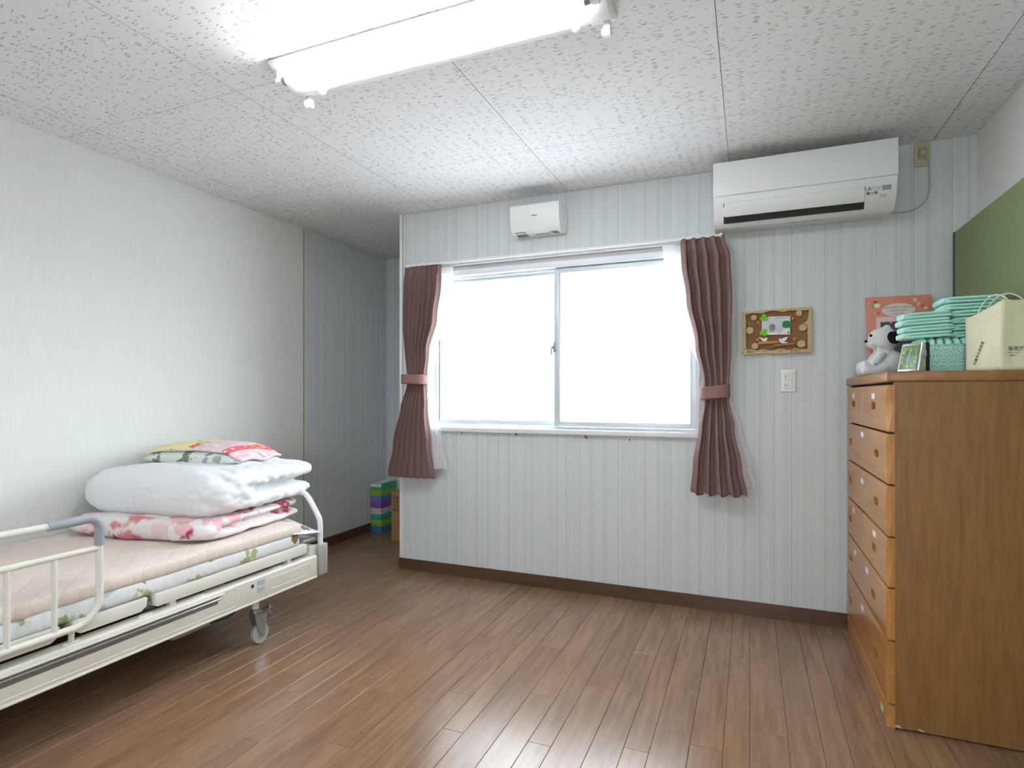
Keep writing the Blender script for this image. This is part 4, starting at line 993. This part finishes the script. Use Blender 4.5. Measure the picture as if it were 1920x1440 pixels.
put('maker_sticker', MB().box(.4488, .4497, 2.455, 2.50, .018, .042), M('sticker_pale_green', (176, 190, 150), .5), pli, ang=0)

# ------------------------------------------------------------------ things on the dresser
# pink board leaning on the window wall
Z0 = DT+.0005
bw0, bw1 = .533, .803; lean = .06; bh = .400
pk = thing('birthday_board', 'coral pink congratulation picture board leaning on the wall behind the plush dog', 'picture', ((bw0+bw1)/2, YB-.075, Z0))
PM = face(Vector((bw0, YB-.075, Z0)), (1, 0, 0), (0, lean, bh)); PM_n = PM.to_3x3() @ Vector((0, 0, 1))
Wd = bw1-bw0; Hd = math.hypot(lean, bh)
def pbox(x0, x1, y0, y1, d0, d1, bev=0.): return MB().box(x0, x1, y0, y1, d0, d1, bev, 2, PM)
put('board', pbox(0, Wd, 0, Hd, -.010, .004, .002), m_pink, pk)
def pk_xy(x, y):  # zoomed picture coordinates -> board coordinates
    return (x-150)/1580*Wd, Hd-(y-185+ (x-150)/1580*45)/1440*105*2.62/1082
def pdisc(x, y, rx, ry, d, n=20, wav=0.):
    a, b = pk_xy(x, y); s = 105/1440*2.62/1082; pts = [(a+rx*s*math.cos(2*math.pi*k/n)*(1+wav*(k % 2)), b+ry*s*math.sin(2*math.pi*k/n)*(1+wav*(k % 2))) for k in range(n)]
    m = MB(); m.add([PM @ Vector((p[0], p[1], z)) for z in (.003, d) for p in pts], [tuple(range(n, 2*n))]+[(k, (k+1) % n, n+(k+1) % n, n+k) for k in range(n)]); return m
put('title_plaque', pdisc(940, 560, 385, 185, .0052, 28, .04), M('plaque_cream', (232, 226, 214), .6), pk, ang=0)
for k, (t, sz) in enumerate((('CONGRATULATIONS', .0135), ('HAPPY DAY', .0135), ('FOR YOU', .0135))):
    a, b = pk_xy(945, 490+k*90); text('lettering', t, sz, PM @ Matrix.Translation((a, b, .0058)), M('ink_rose', (176, 120, 116), .7), pk, .0002)
for (x, y, rx, ry, c, nm) in ((390, 325, 55, 38, (196, 84, 74), 'red'), (305, 425, 42, 65, (170, 166, 110), 'olive'), (430, 425, 72, 66, (238, 232, 200), 'cream'), (445, 640, 22, 34, (190, 90, 70), 'red'), (1350, 290, 50, 60, (240, 216, 190), 'cream2'), (1430, 390, 38, 44, (238, 204, 180), 'cream3'), (1525, 470, 52, 34, (196, 88, 80), 'red'), (1585, 520, 48, 44, (236, 208, 192), 'cream2'), (1330, 760, 110, 50, (126, 140, 96), 'leaf'), (1200, 800, 90, 40, (190, 150, 90), 'ochre')):
    put('printed_fruit', pdisc(x, y, rx, ry, .0048), M('print_'+nm, c, .5), pk, ang=0)
a0_, b0_ = pk_xy(390, 760); put('photo_mat', pbox(a0_, Wd-.012, .02, b0_, .003, .0062, .001), m_pink_l, pk)
a1_, b1_ = pk_xy(495, 905); put('photo', pbox(a1_, Wd-.035, .05, b1_, .006, .0066), M('photo_dark', rough=.25, fn=lambda g: g.col(g.mix(g.step(g.noise(g.coord(), 70, 3), .62, .7), (84, 84, 100), (170, 168, 178)))), pk, ang=0)

# plush: a plain soft white puppy with dark ears, sitting and facing left
pu = thing('plush_dog', 'white plush puppy with black ears sitting at the dresser corner', 'plush toy', (.575, 3.13, Z0), math.radians(0))
b = MB(); o0 = Vector((.575, 3.13, Z0))
def pp(x, y, z): return o0+Vector((x, y, z))
b.ball(pp(.02, 0, .062), (.064, .058, .064)); b.ball(pp(.0, -.003, .108), (.044, .044, .040))
b.ball(pp(-.006, -.008, .172), (.060, .060, .055), (2.3, 2.3, 2.3)); b.ball(pp(-.052, -.032, .156), (.028, .030, .024))
for s in (-1, 1):
    b.tube([pp(-.005, s*.036, .038), pp(-.055, s*.046-.01, .026), pp(-.082, s*.050-.012, .034)], .024, 12, rad=[.030, .024, .026]); b.ball(pp(-.088, s*.050-.012, .040), (.020, .026, .036))
    b.tube([pp(-.015, s*.044, .110), pp(-.036, s*.060, .082), pp(-.050, s*.050, .064)], .02, 12, rad=[.022, .020, .021]); b.ball(pp(-.052, s*.048, .060), (.022, .022, .021))
    b.ball(pp(.006, s*.030-.006, .222), (.018, .014, .016))
put('body', organic(b, .005, 6, lambda p, n: .0012*noise.noise(p*130)), m_plush, pu, ang=180)
put('nose', MB().ball(pp(-.079, -.046, .164), (.007, .010, .007), seg=14, rings=8), m_eye, pu)
for s in (-1, 1): put('eye', MB().ball(pp(-.052+.012*s, -.036+.030*s-.004, .188), (.0062, .0062, .0070), seg=12, rings=8), m_eye, pu)
for s in (-1, 1):
    e = MB().ball(Vector((0, 0, 0)), (.026, .011, .034), (2.2, 2, 2.2), 18, 12, Matrix.Rotation(s*.55, 3, 'X'))
    e.v = [v+pp(.026, s*.062-.010, .176) for v in e.v]; put('ear', e, m_plush_k, pu)
for k in range(2): put('stitch', MB().tube([pp(-.045+.006*k, -.069, .066), pp(-.048+.006*k, -.070, .058), pp(-.047+.006*k, -.069, .051)], .0012, 6), m_eye, pu)

# alarm clock
def f_lens(g):
    tp_ = g.n('BsdfTransparent'); gl = g.n('BsdfGlossy', i_Roughness=.06); m1 = g.n('MixShader', i_0=.025)
    g.t.links.new(tp_.outputs[0], m1.inputs[1]); g.t.links.new(gl.outputs[0], m1.inputs[2]); g.t.links.new(m1.outputs[0], g.out.inputs[0])
ck = thing('alarm_clock', 'small silver and black alarm clock with lime numerals on a green dial', 'clock', (.5495, 2.440, Z0))
fd = Vector((-.447, .894, 0)); nd = Vector((-.894, -.447, 0)); up = Vector((0, 0, 1)); cw, chh, cdp = .098, .104, .050
O = Vector((.5495, 2.440, Z0))
def ckp(a, n, z): return O+fd*a+nd*n+up*z     # a along the face (from near corner), n forward, z up
def wedge(a0, a1, fr0, fr1, bk, z0, z1):
    v = [ckp(a, n, z) for a in (a0, a1) for n, z in ((-bk, z0), (fr0, z0), (fr1, z1), (-bk, z1))]
    bb = bmesh.new(); vs = [bb.verts.new(p) for p in v]
    for q_ in ((0, 1, 2, 3), (7, 6, 5, 4), (0, 4, 5, 1), (1, 5, 6, 2), (2, 6, 7, 3), (3, 7, 4, 0)): bb.faces.new([vs[i] for i in q_])
    bmesh.ops.recalc_face_normals(bb, faces=bb.faces[:]); bmesh.ops.bevel(bb, geom=bb.edges[:], offset=.005, segments=3, profile=.5, affect='EDGES')
    return MB().bm(bb)
tl_ = .020
put('case', wedge(.0, cw, -.028, -.030, cdp, 0, chh), m_black, ck)
put('bezel', wedge(-.001, cw+.001, .0, -tl_, .034, 0.0, chh+.001), m_silver, ck)
fz = Vector((-nd.x*tl_, -nd.y*tl_, chh)).normalized()
CM = face(ckp(cw/2, -tl_/2+.0012, chh/2), -fd, fz)
def cflat(x0, x1, y0, y1, z0, z1, bev=0.): return MB().box(x0, x1, y0, y1, z0, z1, bev, 2, CM)
put('dial', cflat(-.042, .042, -.044, .045, -.001, .0004), m_lcd, ck, ang=0)
for k in range(12):
    hnum = k+1; a = math.radians(90-30*hnum); sq = 1/max(abs(math.cos(a)), abs(math.sin(a))); rr = .031*min(sq, 1.22)
    text('numeral', str(hnum), .017, CM @ Matrix.Translation((rr*math.cos(a), rr*math.sin(a), .0008)), m_lime, ck, .0003)
for ang_, ln, w_ in ((-112, .020, .0022), (80, .026, .0016)):
    a = math.radians(ang_); m_ = MB().tube([CM @ Vector((-.004*math.cos(a), -.004*math.sin(a), .0016)), CM @ Vector((ln*math.cos(a), ln*math.sin(a), .0016))], w_/2, 6); put('hand', m_, m_paper, ck)
put('window', cflat(-.044, .044, -.046, .047, .0028, .0034), M('clear_lens', fn=f_lens), ck, ang=0)
put('side_button', wedge(-.0035, .003, -.016, -.018, .034, .052, .078), m_grey, ck)

# mint basket with upright pads, two stacks of folded pads
bk = thing('basket', 'pale mint plastic basket with lace pattern beside the clock', 'basket', (.725, 2.685, Z0))
bx0, bx1, by0, by1, bzt = .585, .868, 2.572, 2.800, 1.362
def basket_wall(fn): return MB().grid(fn, 40, 3)
bm_ = MB(); tpr = .012
def ring(inset, z):
    r = .022; P = []
    for cx_, cy_, a0 in ((bx1-inset-r, by1-inset-r, 0), (bx0+inset+r, by1-inset-r, 90), (bx0+inset+r, by0+inset+r, 180), (bx1-inset-r, by0+inset+r, 270)):
        for k in range(6): a = math.radians(a0+90*k/5); P.append((cx_+r*math.cos(a), cy_+r*math.sin(a), z))
    return P
R = [ring(tpr, Z0), ring(tpr*.5, lerp(Z0, bzt, .5)), ring(0, bzt), ring(.004, bzt), ring(tpr*.5+.004, lerp(Z0, bzt, .5)), ring(tpr+.004, Z0+.004)]
n = len(R[0]); vv = [p for r_i in R for p in r_i]; ff = [(i*n+k, i*n+(k+1) % n, (i+1)*n+(k+1) % n, (i+1)*n+k) for i in range(5) for k in range(n)]+[tuple(range(n)), tuple(5*n+k for k in range(n))]
put('wall', bm_.add(vv, ff), m_basket, bk)
put('rim', MB().tube(ring(.002, bzt), .0028, 8, closed=True), M('basket_rim', (150, 212, 196), .4), bk)
def pad(w, d, h, layers=2, seed=0):
    """folded absorbent pad lying flat: fold at -x, w x d x h, origin at its base centre"""
    m = MB(); lh = h/layers
    for k in range(layers):
        zc_ = lh*(k+.5)
        m.ball((.0+.003*math.sin(seed+k), 0, zc_), (w/2-.002*(k % 2), d/2, lh*.54), (8, 8, 5), 40, 12)
    for v in m.v:
        v.z += .0016*noise.noise(Vector((v.x*22, v.y*22, seed)))+.0008*noise.noise(Vector((v.x*60, v.y*60, seed+3)))
        v.z = max(v.z, 0)
    return m
def lay_pad(x, y, z, w, d, h, rz, tilt, label, layers, seed, group):
    t = thing('absorbent_pad', label, 'pad', (x, y, z), rz, group)
    t.rotation_euler = (0, -tilt, rz)
    put('cover', pad(w, d, h, layers, seed), m_mint, t, local=True, ang=60)
    e_ = MB().ball((-w/2+.013, 0, h/2), (.0165, d/2*.94, h*.48), (4, 8, 4), 30, 12)
    put('fold_end', e_, m_mint_l, t, local=True, ang=60)
gp1 = 'mint pads stacked above the clock'
names = ['lowest', 'second lowest', 'second highest', 'topmost']
z_ = 1.3925
for k in range(4):
    lay_pad(.618+.004*math.sin(2*k)+.004*(k == 3), 2.650, z_+k*.0252, .160, .100, .0236, math.radians(4), math.radians(3.2), names[k]+' mint green pad of the left stack, above the clock', 2, k, gp1)
names2 = ['lowest', 'second', 'third', 'fourth', 'fifth', 'topmost']
for k in range(6):
    lay_pad(.790-.004*(k % 2)-(.012 if k > 3 else 0), 2.705, 1.3925+k*.0258, .170 if k < 4 else .195, .165, .0242, math.radians(-3+2*(k % 2)), math.radians(.4), (names2[k] if k in (0, 5) else names2[k]+' from bottom')+' mint green pad of the right stack behind the paper bag', 2, 20+k, 'mint pads stacked behind the paper bag')
ordn = ['first', 'second', 'third', 'fourth', 'fifth', 'sixth', 'seventh', 'eighth', 'ninth', 'tenth']
nU = 10
for k in range(nU):
    x = bx0+.022+k*.0258
    t = thing('absorbent_pad', 'mint pad standing upright in the basket, '+ordn[k]+' from its left end', 'pad', (x, 2.684, Z0+.006), group='mint pads standing in the basket')
    m = MB().ball((0, 0, .061), (.0118, .094, .063), (2.4, 9, 5), 28, 14)
    for v in m.v: v.x += .0015*noise.noise(Vector((v.y*20, v.z*20, k)))
    c_ = put('cover', m, m_mint, t, local=True, ang=60)
    put('fold_line', MB().box(-.0008, .0008, -.086, .086, .1218, .1252), m_mint_l, t, local=True)

# paper bag
pb = thing('paper_bag', 'cream paper shopping bag with cord handles at the near end of the dresser', 'bag', (.79, 2.47, Z0))
B_ = [Vector((.7785, 2.412, 0)), Vector((.8765, 2.424, 0)), Vector((.8760, 2.545, 0)), Vector((.716, 2.532, 0))]
TB = [Vector((.7860, 2.414, 0)), Vector((.8755, 2.428, 0)), Vector((.8740, 2.540, 0)), Vector((.7160, 2.536, 0))]
hN, hA = 1.500, 1.452
tops = [1.498, 1.502, 1.49, 1.449]
def bagface(i, j, bow, sag=0.):
    def fn(s, t):
        bp = B_[i].lerp(B_[j], s); tp_ = TB[i].lerp(TB[j], s)
        z1_l = lerp(tops[i], tops[j], s)+sag*math.sin(math.pi*s); p = bp.lerp(tp_, t); z = lerp(Z0, z1_l, t)
        d = B_[j]-B_[i]; nrm = Vector((d.y, -d.x, 0)).normalized()
        p = p+nrm*(bow*math.sin(math.pi*s)*math.sin(math.pi*min(1, t*1.1))+.003*noise.noise(Vector((s*4, t*5, i*3.1)))*math.sin(math.pi*s))
        return Vector((p.x, p.y, z))
    return fn
for (i, j, bow, sag, nm) in ((3, 0, .004, -.004, 'front_face'), (0, 1, -.006, -.006, 'gusset'), (1, 2, .0, 0, 'back_face'), (2, 3, -.004, 0, 'gusset')):
    put(nm, MB().grid(bagface(i, j, bow, sag), 14, 18), m_bag, pb, thick=.0008, ang=60)
put('base', MB().prism([(p.x, p.y) for p in B_], Z0, Z0+.001, 'z'), m_bag, pb)
def on_face(i, j, s, t, bow, sag, off=.0012):
    fn = bagface(i, j, bow, sag); p = fn(s, t); dx_ = (fn(min(1, s+.05), t)-fn(max(0, s-.05), t)).normalized(); dz = (fn(s, t+.05)-fn(s, t-.05)).normalized()
    n_ = dx_.cross(dz).normalized(); return p+n_*off, dx_, dz
p, dx_, dz = on_face(0, 1, .36, .30, -.006, -.006, .0022)
text('lettering', '木坂老堂', .0165, face(p, dx_, dz), m_print, pb, .0002)
for k, (tx, sz) in enumerate((('KASHI DOKORO', .0052), ('御菓子司', .0056))):
    p, dx_, dz = on_face(0, 1, .36, .245-.04*k, -.006, -.006, .0022); text('lettering', tx, sz, face(p, dx_, dz), m_print_l, pb, .0002)
p, dx_, dz = on_face(3, 0, .42, .30, .004, -.004, .0022)
text('lettering', '和菓子の坂老堂', .0125, face(p, (dx_*.42+dz*.9), (dz*.42-dx_*.9)), m_print, pb, .0002)
def handle(p0, p1, hgt, out):
    P = []
    for k in range(17):
        t = k/16; p = p0.lerp(p1, t)+out*math.sin(math.pi*t); P.append(Vector((p.x, p.y, p.z+hgt*math.sin(math.pi*t)**.7)))
    return MB().tube(P, .0024, 8)
put('handle', handle(Vector((.742, 2.498, 1.462)), Vector((.808, 2.418, 1.478)), .048, Vector((-.004, -.004, 0))), m_bagcord, pb)
put('handle', handle(Vector((.770, 2.515, 1.470)), Vector((.868, 2.47, 1.480)), .052, Vector((.0, .004, 0))), m_bagcord, pb)
bpy.context.view_layer.update()
